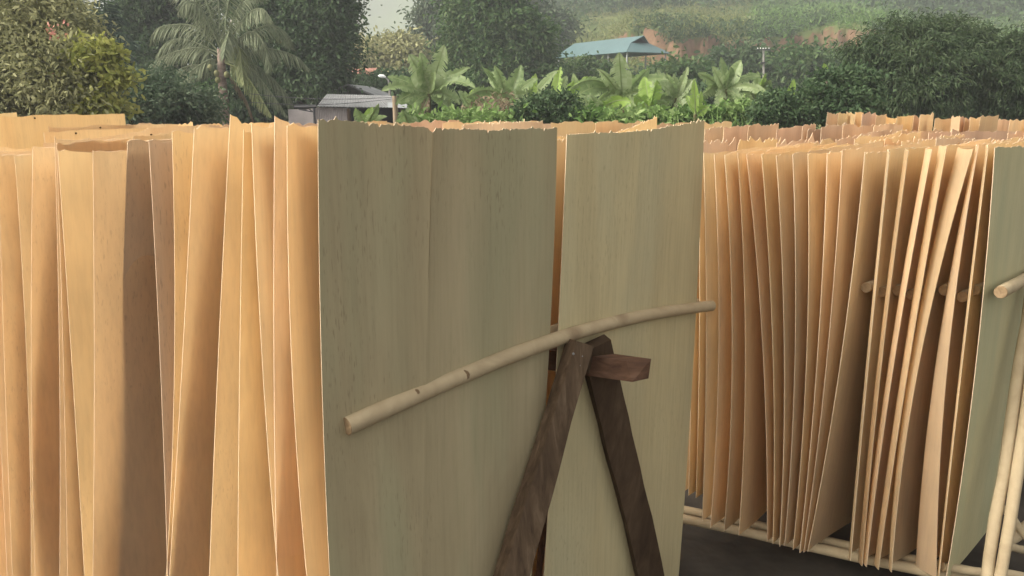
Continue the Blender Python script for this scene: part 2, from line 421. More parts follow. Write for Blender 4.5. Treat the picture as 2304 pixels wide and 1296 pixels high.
ORD = ['first', 'second', 'third', 'fourth', 'fifth', 'sixth', 'seventh', 'eighth', 'ninth', 'tenth', 'eleventh', 'twelfth', 'thirteenth',
       'fourteenth', 'fifteenth', 'sixteenth', 'seventeenth', 'eighteenth', 'nineteenth', 'twentieth']
def lab(o, label, group): return tag(o, label, 'veneer sheet', group)

# --- near rack on the left
PL = (-.386, 1.515)
LEFT = [  # (top px, [(x,y)...], note)
    ([(717, 268), (723, 760), (742, 1296)], 'O'),
    ([(646, 281), (654, 760), (690, 1296)], 'N'),
    ([(618, 263), (616, 760), (623, 1296)], 'M'),
    ([(566, 281), (587, 760), (625, 1290)], 'L'),
    ([(548, 297), (540, 760), (535, 1296)], 'K'),
    ([(518, 259), (493, 760), (471, 1296)], 'J'),
    ([(437, 286), (413, 760), (381, 1296)], 'I'),
    ([(387, 297), (393, 760), (374, 1296)], 'H'),
    ([(335, 319), (358, 760), (377, 1296)], 'G'),
    ([(287, 318), (273, 760), (267, 1296)], 'F'),
    ([(209, 340), (212, 760), (209, 1296)], 'E'),
    ([(130, 339), (158, 760), (190, 1296)], 'D3'),
    ([(127, 321), (141, 760), (152, 1296)], 'D2'),
    ([(123, 311), (133, 760), (134, 1296)], 'D1'),
    ([(74, 331), (70, 760), (79, 1296)], 'C'),
    ([(33, 350), (58, 760), (70, 1296)], 'B'),
    ([(-4, 349), (8, 760), (28, 1296)], 'A2'),
    ([(-40, 345), (-12, 760), (16, 1296)], 'A1'),
    ([(-95, 343), (-60, 760), (-18, 1296)], 'A0'),
    ([(-150, 343), (-110, 760), (-60, 1296)], 'A0'),
]
rs = random.Random(11)
GL = 'veneer sheets standing in the near rack'
def edge_from(pxs, p0, axis=AX): return (p0, [on_plane(x, y, p0, axis[0], axis[1]) for x, y in pxs])
LOOK = {'N': 'rusty tan sheet', 'M': 'pale sheet', 'L': 'light tan sheet with its foot drifting right', 'K': 'narrow bright strip of sheet', 'J': 'tall tan sheet', 'I': 'broad brownish sheet',
        'H': 'sheet with a slim lower end', 'G': 'shaded brown sheet', 'F': 'shaded grey-brown sheet', 'E': 'tan sheet with a ruddy inner side', 'D3': 'bright sheet slanting outward', 'D2': 'thin edge of a sheet',
        'D1': 'upright thin edge of a sheet', 'C': 'warm orange sheet', 'B': 'pale yellowish sheet', 'A2': 'curved honey-coloured sheet', 'A1': 'honey-coloured sheet cut by the picture border', 'A0': 'tan sheet only grazing the picture border'}
for i, (pxs, nm) in enumerate(LEFT):
    e = edge_from(pxs, (PL[0] - dx * {'D3': .06, 'E': .06}.get(nm, 0), PL[1] - dy * {'D3': .06, 'E': .06}.get(nm, 0)))
    zt = e[1][0][1]
    if nm == 'O':
        continue
    k = i - 1
    o = sheet(e, .04, zt, seed=100 + i, rag=.0022, steps=.15, slope=min(-.01, 1.54 - zt) if i < 8 else rs.uniform(-.035, -.01), bow=.003 + rs.uniform(-.0015, .0015),
              lip=(rs.uniform(-.001, .003), rs.uniform(-.001, .003), .06), ns=26, dip={'J': -.055, 'M': -.036, 'L': -.008}.get(nm, 0),
              far=e[1][1][0] + rs.uniform(-.002, .002) + {'D1': .034, 'D2': .024, 'D3': .004}.get(nm, 0), mat='ven_shade' if nm in 'FG' else 'ven')
    lab(o, f'{LOOK[nm]}, {ORD[k]} edge behind the grey-green front sheets', GL)
# --- the pair at the front of the near rack
ND = (dy, -dx)      # towards the camera, normal to the sheets
def front(pxl, pxr, mat, seed, label, toff, **kw):
    """edges given in picture corners: left edge (top, mid, bottom), right edge (top, mid, bottom), measured in the plane of the pair"""
    p0 = (PL[0] + ND[0] * toff, PL[1] + ND[1] * toff)
    L_ = [on_plane(x, y, p0, dx, dy) for x, y in pxl]; R_ = [on_plane(x, y, p0, dx, dy) for x, y in pxr]
    zb = .006
    def fit(P):
        return np.polyfit([p[1] for p in P], [p[0] for p in P], 2 if len(P) > 2 else 1)
    cl, cr = fit(L_), fit(R_); ztl, ztr = L_[0][1], R_[0][1]
    ns, nz = 150, 30; rnd = random.Random(seed)
    US = [c / ns for c in range(ns + 1)]; kc = None
    if kw.get('slit'):
        kc = int(kw['slit'] * ns); US[kc] = kw['slit'] - .0011; US[kc + 1] = kw['slit'] + .0011
    V = np.zeros((nz + 1, ns + 1, 3)); st = 0.0
    rag = np.zeros(ns + 1)
    for c in range(ns + 1):
        if rnd.random() < .05: st = rnd.uniform(-.0022, .0022)
        rag[c] = st + rnd.gauss(0, .0010)
        q_ = rnd.random()
        if q_ < .05: rag[c] -= rnd.uniform(.002, .008)
        elif q_ > .97: rag[c] += rnd.uniform(.002, .007)
    if kc is not None:
        for dc, dz in ((-2, .002), (-1, .006), (0, .011), (1, .010), (2, .004)): rag[kc + dc] -= dz
    org = None
    a0 = float(np.polyval(cl, zb))
    for j in range(nz + 1):
        v = j / nz
        for c in range(ns + 1):
            u = US[c]
            zt = ztl + (ztr - ztl) * u + rag[c] + kw.get('sag', 0) * math.sin(math.pi * u) + kw.get('sag2', 0) * math.sin(2 * math.pi * u)
            z = zb + (zt - zb) * v
            a = np.polyval(cl, z) * (1 - u) + np.polyval(cr, z) * u
            yo = kw.get('bow', 0) * math.sin(math.pi * u) * v ** 2 + kw.get('wave', 0) * (math.sin(u * 9 + 1.5 * v) + .6 * math.sin(u * 21 - 1.2 * v + seed) + .35 * math.sin(u * 37 + 2 * v)) * (.3 + .7 * v ** 2) + (-.013 * math.exp(-abs(u - kw['slit']) / .05) * (.25 + .75 * v ** 2) if kw.get('slit') else 0) + kw.get('tilt', 0) * v * v + kw.get('swing', 0) * u * v * v
            V[j, c] = (a - a0, yo, z - zb)
    W = ns + 1; N = W * (nz + 1)
    Fr = V.copy(); Fr[..., 1] += TH / 2; Bk = V.copy(); Bk[..., 1] -= TH / 2
    jj, cc = np.meshgrid(np.arange(nz), np.arange(ns), indexing='ij'); i = (jj * W + cc).ravel()
    if kc is not None: i = i[~((cc == kc) & (jj >= int(nz * .80))).ravel()]
    f1 = np.stack([i, i + W, i + W + 1, i + 1], 1); f2 = np.stack([i + N, i + N + 1, i + N + W + 1, i + N + W], 1)
    loop = [(0, c) for c in range(W)] + [(r, ns) for r in range(1, nz + 1)] + [(nz, c) for c in range(ns - 1, -1, -1)] + [(r, 0) for r in range(nz - 1, 0, -1)]
    lf = np.array([Fr[a, b] for a, b in loop]); lb = np.array([Bk[a, b] for a, b in loop]); K = len(loop)
    a = np.arange(K); b = (a + 1) % K
    f3 = np.stack([2 * N + a, 2 * N + b, 2 * N + K + b, 2 * N + K + a], 1)
    o = mesh_np('veneer_sheet', np.concatenate([Fr.reshape(-1, 3), Bk.reshape(-1, 3), lf, lb]), np.concatenate([f1, f2, f3]), [M[mat], M['edge']],
                loc=(p0[0] + dx * a0, p0[1] + dy * a0, zb), rot=R(90 - DA),
                smooth=np.concatenate([np.ones(len(f1) * 2, bool), np.zeros(K, bool)]), midx=np.concatenate([np.zeros(len(f1) * 2), np.ones(K)]))
    return lab(o, label, GL)
front([(718, 268), (723, 760), (742, 1296)], [(1251, 289), (1236, 760), (1200, 1250)], 'ven_g', 5,
      'large grey-green sheet at the front, crossed by the thick end of the round pole', .012, sag=-.010, bow=-.012, wave=.0042, slit=.375)
front([(1277, 303), (1256, 760), (1228, 1230)], [(1584, 269), (1563, 760), (1527, 1296)], 'ven_g2', 6,
      'olive front sheet behind the dark trestle, its far top corner rising', .010, sag=-.009, bow=-.02, wave=.0040)
front([(1170, 312), (1165, 760), (1150, 1200)], [(1430, 300), (1420, 760), (1400, 1200)], 'ven', 7,
      'orange sheet seen in the slit between the two front sheets', -.13, sag=-.01)
front([(1240, 304), (1235, 700), (1230, 1100)], [(1478, 261), (1470, 700), (1460, 1100)], 'ven', 8,
      'light tan sheet whose raised corner sticks up behind the olive front sheet', -.17, sag=-.03)
front([(1040, 281), (1035, 700), (1030, 1100)], [(1221, 274), (1215, 700), (1210, 1100)], 'ven_k', 9,
      'brownish sheet top peeking over the grey-green front sheet', -.22, sag=.004)

# --- rack on the right
KR = 1.07; PR = (.511 * KR, 2.396 * KR); AXR = AX
RIGHT = [
    ([(2238, 331), (2222, 560), (2206, 720), (2128, 1306)], 'end'),
    ([(2222, 331), (2199, 560), (2174, 720), (2112, 1306)], ''),
    ([(2201, 328), (2165, 560), (2142, 720), (2107, 1300)], ''),
    ([(2190, 338), (2125, 560), (2090, 720), (2006, 1288)], ''),
    ([(2130, 330), (2091, 560), (2060, 720), (1977, 1282)], ''),
    ([(2096, 337), (2058, 560), (2025, 720), (1950, 1276)], ''),
    ([(2044, 338), (2016, 560), (1994, 720), (1940, 1274)], ''),
    ([(2001, 338), (1982, 560), (1962, 720), (1914, 1262)], ''),
    ([(1946, 345), (1923, 560), (1905, 720), (1817, 1242)], ''),
    ([(1895, 338), (1881, 560), (1869, 720), (1808, 1243)], ''),
    ([(1862, 344), (1851, 560), (1846, 720), (1799, 1244)], ''),
    ([(1818, 346), (1819, 560), (1818, 720), (1784, 1237)], ''),
    ([(1784, 346), (1788, 560), (1791, 720), (1765, 1228)], ''),
    ([(1746, 346), (1759, 560), (1763, 720), (1754, 1230)], ''),
    ([(1713, 348), (1731, 560), (1735, 720), (1739, 1224)], ''),
    ([(1680, 348), (1700, 560), (1713, 720), (1726, 1218)], ''),
    ([(1660, 347), (1671, 560), (1677, 720), (1662, 1205)], ''),
    ([(1631, 346), (1640, 560), (1649, 720), (1629, 1195)], ''),
    ([(1607, 346), (1615, 560), (1618, 720), (1598, 1188)], ''),
    ([(1583, 345), (1588, 560), (1589, 720), (1580, 1172)], ''),
] 
RIGHT_HID = [[(1572, 340), (1574, 560), (1574, 720), (1566, 1120)], [(1553, 340), (1555, 560), (1556, 720), (1549, 1115)], [(1534, 340), (1536, 560), (1537, 720), (1531, 1110)]]
LIPR = {1: (.012, .014), 2: (.075, .014), 3: (.020, .052), 4: (.026, .032), 5: (.025, .029), 6: (.026, .022), 7: (.019, .018), 8: (.003, .003)}
DESC = {1: 'sheet with a ruddy face and thin bright edge', 2: 'sheet whose lower edge flares into a pale curl', 3: 'sheet whose top corner curls over', 4: 'sheet with a wide pale rolled edge',
        5: 'sheet with a cream rolled edge', 6: 'sheet with a slim cream edge', 7: 'sheet with a thin cream edge'}
GR = 'veneer sheets standing in the opposite rack'
REDGE = []
for i, (pxs, nm) in enumerate(RIGHT):
    e = edge_from(pxs, PR, AXR); REDGE.append(e)
    zt = e[1][0][1]; zb = max(.05, e[1][-1][1])
    l0, l1 = LIPR.get(i, (rs.uniform(-.002, .004), rs.uniform(-.002, .004)))
    if i == 0:
        o = sheet(e, zb, zt, seed=300, rag=.002, slope=-.02, mat='ven_e', ns=40, width=.64, far=e[1][1][0] - .012, bow=-.008)
        lab(o, 'pale green end sheet of the opposite rack, beside its twin poles', GR)
    else:
        o = sheet(e, zb, zt, seed=300 + i, rag=.0015, steps=.1, lip=(l0, l1, .045), slope=rs.uniform(-.02, .02), ns=24, nz=18,
                  far=e[1][1][0] + rs.uniform(-.004, .004), bow=rs.uniform(-.006, .006), mat='ven', width=.64)
        lab(o, f'{DESC.get(i, "flat tan sheet")}, {ORD[i - 1]} in from green end sheet', GR)
for i, pxs in enumerate(RIGHT_HID):
    e = edge_from(pxs, (PR[0] + dx * .22, PR[1] + dy * .22), AXR); o = sheet(e, e[1][-1][1], e[1][0][1] - .02, seed=350 + i, rag=.0015, ns=24, nz=18, far=e[1][1][0], mat='ven', width=.64)
    lab(o, 'innermost sheet of the opposite rack, half hidden by the olive front sheet', GR + ' half hidden by the olive front sheet')
# far halves of the same rack: only their ragged tops show
qa = REDGE[0][1][1][0]; qb = REDGE[-1][1][1][0]
for i in range(15):
    q = qb + .12 + (qa - qb - .12) * (i + .3) / 15 - .0
    p0 = (PR[0] + dx * 1.2, PR[1] + dy * 1.2)
    q = q
    zt = 1.455 + rs.uniform(-.02, .03)
    o = sheet((p0, [(q + rs.uniform(-.01, .01), zt), (q, .26)]), .26, zt, seed=500 + i, rag=.003, steps=.2, slope=rs.uniform(-.03, .03), width=.6, ns=30, nz=8, mat='ven_k' if i % 3 == 0 else 'ven')
    lab(o, "inner sheet of the opposite rack, its ragged top and shaded face showing", 'inner sheets of the opposite rack')

# --- sheets seen over the tops, placed by their top corners
def top_sheet(px0, py0, Y0, px1, py1, Y1, label, group, mat='ven', h=1.27, rag=.003, seed=0, steps=.2, lean=0.0, bow=0.0, ns=24, sag=0.0, holes=(), **kw):
    a = at(px0, py0, Y0); b = at(px1, py1, Y1)
    v = Vector((b.x - a.x, b.y - a.y, 0)); wdt = v.length
    ang = math.degrees(math.atan2(v.x, v.y))
    zb = max(.1, min(a.z, b.z) - h)
    dd = v.normalized(); nl = (-dd.y, dd.x)
    o = sheet(((a.x, a.y), [(0.0, a.z), (lean, zb)]), zb, a.z, width=wdt, ang=ang, slope=b.z - a.z, rag=rag, seed=seed, axis=nl, mat=mat, steps=steps, bow=bow, ns=ns, nz=8, far=0, sag=sag)
    for (hx, hy) in holes:                                 # small dark nail holes near the top edge, given where the photograph shows them
        t, z = on_plane(hx, hy, (a.x, a.y), dd.x, dd.y); u = t / wdt
        c = Vector((t, bow * math.sin(math.pi * u) - .004, z - zb)); m = MB(); rr = Y0 * .0011
        m.tube([c, c + Vector((0, .006, 0))], rr, 9); hm_ = m.build('nail_hole', M['hole'], o)
    return lab(o, label, group)
GB = 'veneer sheets in the rack behind the near rack'
top_sheet(-70, 266, 3.0, 280, 254, 3.5, 'widest sheet top, standing alone against the bushes with one dark nail hole', GB, 'ven', seed=41, rag=.0006, bow=.02, holes=[(83, 266)])
top_sheet(-60, 258, 3.4, 37, 252, 3.55, 'sliver of sheet top just above the widest sheet top', GB, seed=42, rag=.0006)
top_sheet(109, 285, 3.2, 400, 279, 3.7, 'sheet top just below and beyond the widest one, with a small nail hole', GB, seed=43, rag=.0008, bow=-.01, holes=[(222, 287)])
top_sheet(98, 297, 2.9, 345, 288, 3.3, 'sheet top with a square corner and a nail hole close to that corner', GB, seed=44, rag=.0008, holes=[(170, 300)])
top_sheet(180, 315, 2.75, 470, 279, 3.1, 'sheet top slanting up steeply toward the palm trunk', GB, seed=45, rag=.001, sag=.006)
top_sheet(220, 313, 2.7, 430, 296, 2.9, 'slanting sheet top below the steepest one, with a tiny hole', GB, seed=46, rag=.001, holes=[(340, 303)])
top_sheet(300, 306, 2.62, 460, 300, 2.75, 'short sheet top just over the ragged-topped shaded sheets', GB, seed=47, rag=.0016)
top_sheet(97, 322, 2.6, 300, 312, 2.75, 'low sheet top poking out beside the thin upright edges', GB, seed=48, rag=.001)
for k, (y0, y1, Y) in enumerate(((333, 335, 2.45), (341, 342, 2.3))):
    top_sheet(-60, y0, Y, 150, y1, Y + .3, ('upper' if k == 0 else 'lower') + ' of two thin sheet tops over the honey-coloured sheets', GB, seed=60 + k, rag=.0006)
def nail_hole(px, py, Y, rad=.006):
    pass
# row of light tops across the middle distance
GC = 'veneer sheet tops across the middle distance'
x = 285; k = 0
while x < 1590:
    wpx = rs.uniform(45, 105); Y = 4.6 + rs.uniform(-.3, .3); 
    yb = (279 if x < 420 else 276) + rs.uniform(-3.0, 2.5) + (4 if 440 < x < 700 else 0)
    top_sheet(x, yb + 1.5, Y, x + wpx * 1.5, yb - rs.uniform(0, 5), Y + .25, 'pale ragged sheet top in the long row across the middle distance', GC, seed=700 + k, rag=.003, steps=.5, mat='ven' if k % 3 else 'ven_k', ns=20)
    x += wpx; k += 1
# rows behind the right rack
GA = 'veneer sheets in the row behind the opposite rack'
ROWA = [(1586, 288, 1626, 287), (1629, 287, 1690, 283), (1684, 285, 1752, 278), (1748, 291, 1806, 281), (1806, 283, 1836, 278), (1817, 292, 1852, 290), (1848, 286, 1905, 279), (1897, 284, 1975, 280),
        (1966, 283, 2032, 279), (2028, 295, 2120, 293), (2090, 297, 2150, 294), (2142, 292, 2286, 299), (2268, 300, 2330, 294), (2305, 296, 2380, 292)]
for i, (a, b, c, d) in enumerate(ROWA):
    top_sheet(a, b, 3.75, c, d, 3.75 + .12 + (c - a) / 500, 'weathered sheet with dark nail holes, in the row right behind the opposite rack', GA, 'ven_k', seed=800 + i, rag=.003, steps=.25, bow=rs.uniform(-.01, .01), lean=rs.uniform(-.02, .02), ns=16, holes=[(a + (c - a) * .36, max(b, d) + rs.uniform(3, 9))] if i in (0, 1, 2, 3, 9, 11) else ())
# a second line of row A lower down, filling behind
for i in range(9):
    a = 1570 + i * 84 + rs.uniform(-15, 15); b = 312 + rs.uniform(-6, 8)
    top_sheet(a, b + 3, 3.45, a + 95, b - rs.uniform(-4, 6), 3.7, 'low crooked sheet top between the opposite rack and the weathered row', 'low sheet tops behind the opposite rack', 'ven' if i % 2 else 'ven_k', seed=840 + i, rag=.006, steps=.5, ns=22)
GF = 'veneer sheets in the farthest row'
x = 1862; i = 0
while x < 2330:
    wpx = rs.uniform(10, 40); y = np.interp(x, [1860, 1960, 2010, 2304], [252, 259, 260, 269]) + rs.uniform(-4, 3)
    Yf = 6.2 + rs.uniform(-.2, .2); t = rs.uniform(-.2, .6)
    top_sheet(x, y, Yf, x + wpx * rs.uniform(.9, 1.6), y + rs.uniform(-2, 4), Yf + t + .1, 'pale sheet in the farthest row, packed under the dark dome-shaped trees', GF, 'ven' if i % 4 else 'ven_k', seed=900 + i, rag=.005, steps=.3, lean=rs.uniform(-.05, .05), ns=8)
    x += wpx; i += 1

# ------------------------------------------------------------------ poles, trestle and racks
def pole(pts, r0, r1, label, group=None, seed=0, name='spacer_pole', cat='pole', nseg=14, knots=True, bowz=0.0):
    rnd = random.Random(seed); pts = [Vector(p) for p in pts]
    a, b = pts[0], pts[-1]; P = []; rr = []
    root = empty(name, a)
    side = (b - a).cross(Vector((0, 0, 1))).normalized()
    for i in range(nseg + 1):
        t = i / nseg; p = a.lerp(b, t)
        p = p + Vector((0, 0, 1)) * (.003 * math.sin(t * 5 + seed) + bowz * math.sin(math.pi * t)) + side * .004 * math.sin(t * 3.3 + seed * 2)
        P.append(p - a); rr.append((r0 + (r1 - r0) * t) * (1 + (rnd.uniform(-.018, .022) if knots else 0)))
    m = MB(); m.tube(P, rr, 16, caps=False, wob=.02, seed=seed); m.build('shaft', M['pole'], root)
    for k, (i, sgn) in enumerate(((0, -1), (nseg, 1))):
        t = (P[1] - P[0]).normalized() if i == 0 else (P[-1] - P[-2]).normalized()
        c = MB(); c.tube([P[i] - t * .0006 * sgn * (-1 if i else 1) * 0 + t * sgn * .0, P[i] + t * sgn * .0015], [rr[i] * .985, rr[i] * .93], 16); c.build('cut_end', M['pole_end'], root)
    if label: tag(root, label, cat, group)
    return root
h = .652; zp = CAMZ - h
pA = Vector((-.5232 * h, 2.353 * h, zp)); pB = Vector((1.0 * h, 3.868 * h, zp))
pole([pA, pB], .0205, .0172, 'long pale round pole lying across both front sheets', seed=3, bowz=.055, nseg=28)
back = Vector((-ND[0], -ND[1], 0))
pm = [o for o in COL.objects if o.name == 'spacer_pole'][0]
for (kx, ky, kr) in ((935, 880, .0085), (1046, 846, .0125), (1123, 800, .005), (1338, 746, .0065), (1230, 765, .006), (1500, 718, .006)):
    # knots sit on the camera side of the shaft
    v0 = Vector(ray(kx, ky)).normalized(); best = None
    for i in range(200):
        t = i / 199; c = pA.lerp(pB, t) + Vector((0, 0, .003 * math.sin(t * 5 + 3) + .055 * math.sin(math.pi * t)))
        w_ = c - Vector((0, 0, CAMZ)); q = w_.dot(v0); e_ = (w_ - v0 * q).length
        if best is None or e_ < best[0]: best = (e_, c, v0 * q + Vector((0, 0, CAMZ)))
    c = best[1]; up = best[2] - c; n_ = (-v0 * .0185 + up * .6).normalized(); m = MB(); p = c + n_ * .0193 - pm.location
    m.tube([p, p + n_ * .0022, p + n_ * .0034], [kr, kr * .8, kr * .35], 9); m.build('knot', M['knot'], pm)
pole([pA + back * .055 + Vector((dx, dy, 0)) * .06, pB + back * .055], .018, .017, 'round pole glimpsed through the slit between the two front sheets', seed=4, bowz=.05)
# pole ends in the right rack
ENDS = [(2195, 655, 1), (2165, 668, 2), (2122, 651, 3), (2086, 655, 4), (2051, 663, 5), (2017, 655, 6), (1985, 660, 7), (1950, 648, 8)]
GP = 'spacer pole ends between the sheets of the opposite rack'
for x, y, k in ENDS:
    q = .5 * (REDGE[k][1][2][0] + REDGE[k - 1][1][2][0])
    # the end sits a little inside the rack: intersect the ray with a plane 5 cm behind the sheet edges
    p0 = (PR[0] + dx * .075, PR[1] + dy * .07)
    t, z = on_plane(x, y, p0, AXR[0], AXR[1])
    a = Vector((p0[0] + AXR[0] * t, p0[1] + AXR[1] * t, z))
    pole([a, a + Vector((dx, dy, .0)) * 1.25], .0165, .0165, f'round pole end, {ORD[k - 1]} in from the pale green end sheet', GP, seed=20 + k, nseg=5)
t, z = on_plane(2241, 660, (PR[0] - .01, PR[1] - .01), AXR[0], AXR[1])
a = Vector((PR[0] + AXR[0] * t, PR[1] + AXR[1] * t, z)) + Vector((ND[0], ND[1], 0)) * .012
pole([a, a + Vector((dx, dy, 0)) * 1.4], .0185, .018, 'pale round pole resting against the pale green end sheet', GP, seed=40)

# dark timber trestle
tr = empty('timber_trestle', (.18, 2.02, 0)); tag(tr, 'dark weathered timber trestle with splayed legs in front of the olive sheet', 'trestle')
def plank(top, bot, wid, thk, facing, seed, taper=1.0):
    """plank from top to bottom point; facing = heading (deg, from -Y towards +X) of its wide face"""
    rnd = random.Random(seed); top = Vector(top); bot = Vector(bot)
    ax = (bot - top).normalized(); n = Vector((math.sin(R(facing)), -math.cos(R(facing)), 0)); n = (n - ax * n.dot(ax)).normalized(); sd = ax.cross(n)
    m = MB(); k = 16; prev = None
    jl = 0; jr = 0
    for i in range(k + 1):
        t = i / k; p = top.lerp(bot, t)
        jl += rnd.uniform(-.0025, .0025); jr += rnd.uniform(-.0025, .0025)
        w0 = wid * (1 + (taper - 1) * t)
        a, b = sd * (w0 / 2 + jl), sd * (-w0 / 2 + jr); tf = thk * (1 + rnd.uniform(-.05, .05)); f = n * tf / 2
        cur = [p + b + f, p + a + f, p + a - f, p + b - f]
        if prev:
            for q in range(4): m.quad(prev[q], prev[(q + 1) % 4], cur[(q + 1) % 4], cur[q])
        else: m.poly([cur[3], cur[2], cur[1], cur[0]])
        prev = cur
    m.poly(prev); return m
def local(m, root):
    off = Vector(root.location); m.v = [tuple(Vector(p) - off) for p in m.v]; return m
def gpt(px, py, p0, d_):   # picture point -> point of a vertical plane
    t, z = on_plane(px, py, p0, d_[0], d_[1]); return Vector((p0[0] + d_[0] * t, p0[1] + d_[1] * t, z))
q0 = (.165, 1.985)
T1 = gpt(1305, 770, q0, (dx, dy)); B1 = gpt(1150, 1296, q0, (dx, dy)); B1 = T1 + (B1 - T1) * (T1.z / (T1.z - B1.z))
lg1 = local(plank(T1, B1, .062, .045, 28, 1, 1.6), tr).build('leg', M['old_l'], tr)
for (kx, ky) in ((1290, 796), (1309, 801), (1304, 822)):
    c = gpt(kx, ky, q0, (dx, dy)); vd = -Vector(ray(kx, ky)).normalized(); m = MB(); p = c + vd * .034 - tr.location
    m.tube([p - vd * .01, p, p + vd * .002], [.0035, .0035, .002], 8); m.build('nail_head', M['tin'], tr)
q1 = (.205, 2.045)
T2 = gpt(1337, 772, q1, (dx, dy)); B2 = gpt(1466, 1296, q1, (dx, dy)); B2 = T2 + (B2 - T2) * (T2.z / (T2.z - B2.z))
local(plank(T2, B2, .088, .04, 20, 2, 1.0), tr).build('leg', M['old'], tr)
q2 = (.12, 2.10); T3 = gpt(1245, 900, q2, (dx, dy)); B3 = gpt(1213, 1296, q2, (dx, dy)); B3 = T3 + (B3 - T3) * (T3.z / (T3.z - B3.z))
local(plank(T3, B3, .022, .03, 20, 3), tr).build('leg', M['red'], tr)
bm_ = MB()
ba = Vector((.330, 2.018, CAMZ - .695)); bdir = Vector((-.91, .415, 0)).normalized(); bs = Vector((bdir.y, -bdir.x, 0)) * -1
bs = Vector((.415, .91, 0)).normalized()
bw, bh = .046, .056
far_ = ba + bdir * 1.15
def bc(p, s, z): return p + bs * s * bw / 2 + Vector((0, 0, z * bh / 2))
cor = [bc(ba + bdir * .030, -1, -1) - bdir * .028, bc(far_, -1, -1), bc(far_, 1, -1), bc(ba, 1, -1) - bdir * .03, bc(ba + bdir * .02, -1, 1), bc(far_, -1, 1), bc(far_, 1, 1), bc(ba, 1, 1) - bdir * .035]
bm_.hexa([cor[0], cor[3], cor[2], cor[1], cor[4], cor[7], cor[6], cor[5]])
local(bm_, tr).build('crossbeam', M['red'], tr)

# right rack frame of peeled poles
rk = empty('drying_rack', (1.6, 2.6, 0)); tag(rk, 'low rack of peeled round poles under the opposite sheets', 'rack')
def rk_tube(a, b, r, name, seed, n=12):
    m = MB(); a = Vector(a); b = Vector(b); rnd = random.Random(seed)
    P = [a.lerp(b, i / 8) + Vector((rnd.uniform(-.003, .003), rnd.uniform(-.003, .003), rnd.uniform(-.003, .003))) for i in range(9)]
    m.tube(P, [r * rnd.uniform(.95, 1.06) for _ in range(9)], n); local(m, rk).build(name, M['pole'], rk)
zr = .113
def zpt(px, py, z):
    d = ray(px, py); s = (z - CAMZ) / d[2]; return Vector((d[0] * s, d[1] * s, z))
r1a, r1b = zpt(1540, 1148, zr), zpt(2070, 1262, zr); dr = (r1b - r1a).normalized()
rk_tube(r1a - dr * 1.6, r1b + dr * .55, .0175, 'rail', 1)
r2a, r2b = zpt(1545, 1170, zr - .004), zpt(2085, 1284, zr - .004); dr = (r2b - r2a).normalized()
rk_tube(r2a - dr * 1.6, r2b + dr * .5, .0175, 'rail', 2)
off = Vector((dx, dy, 0)) * .95
rk_tube(r1a + off - dr * 1.6, r1b + off + dr * .6, .0175, 'rail', 3)
# twin upright poles of the end frame, leaning outward to the foot
def up_at(px, py, Y): return at(px, py, Y)
rk_tube(at(2322, 640, 2.46), at(2215, 1340, 2.16), .017, 'leg', 5)
rk_tube(at(2350, 640, 2.44), at(2246, 1340, 2.14), .017, 'leg', 6)
rk_tube(at(2120, 1275, 2.27), at(2330, 1300, 2.29), .014, 'brace', 7)
rk_tube(at(2255, 1140, 2.41), at(2345, 1250, 2.38), .012, 'brace', 8)
rk_tube(at(2255, 1226, 2.46), at(2360, 1250, 2.51), .014, 'brace', 9)
rk_tube(at(2262, 1232, 2.7), at(2360, 1130, 2.8), .02, 'brace', 10)

# ------------------------------------------------------------------ foliage builders
rng = np.random.default_rng(5)
def unit(a): return a / np.maximum(np.linalg.norm(a, axis=1, keepdims=True), 1e-9)
def leaves_geo(P, A, Wd, Ln, Wi, droop=0.0):
    """kinked leaves: 2 quads, 6 verts each"""
    n = len(P); A = unit(A); B = unit(Wd - A * np.sum(Wd * A, 1, keepdims=True))
    Ln = Ln[:, None]; Wi = Wi[:, None]; dz = np.zeros((n, 3)); dz[:, 2] = -1
    mid = P + A * Ln * .5; tip = P + A * Ln * .92 + dz * Ln * droop
    V = np.stack([P - B * Wi * .22, P + B * Wi * .22, mid + B * Wi * .5, mid - B * Wi * .5, tip + B * Wi * .1, tip - B * Wi * .1], 1).reshape(-1, 3)
    i = np.arange(n) * 6
    Fq = np.concatenate([np.stack([i, i + 1, i + 2, i + 3], 1), np.stack([i + 3, i + 2, i + 4, i + 5], 1)])
    return V, Fq
def crown_pts(lobes, nclump, per, cr, rad=(.72, 1.05), inner=.28, up=.15):
    lobes = np.array(lobes, float)
    wgt = lobes[:, 3] * lobes[:, 5]; wgt = wgt / wgt.sum()
    k = rng.choice(len(lobes), nclump, p=wgt)
    d = unit(rng.normal(size=(nclump, 3)) + np.array([0, 0, up]))
    r = np.where(rng.random(nclump) < inner, rng.uniform(.2, .75, nclump), rng.uniform(rad[0], rad[1], nclump))
    c = lobes[k, :3] + d * lobes[k, 3:6] * r[:, None]
    crs = cr * rng.uniform(.45, 1.6, nclump)
    P = np.repeat(c, per, 0) + rng.normal(size=(nclump * per, 3)) * np.repeat(crs, per)[:, None] * np.array([1, 1, .7])
    D = np.repeat(d, per, 0)
    keep = P[:, 2] > .05
    return P[keep], D[keep]
def lobe(px, py, rx, ry, Y, dY=0.0, ryd=None):
    c = at(px, py, Y + dY); k = Y / 1790.0
    return (c.x, c.y, c.z, rx * k, (ryd if ryd else .8 * rx) * k, ry * k)
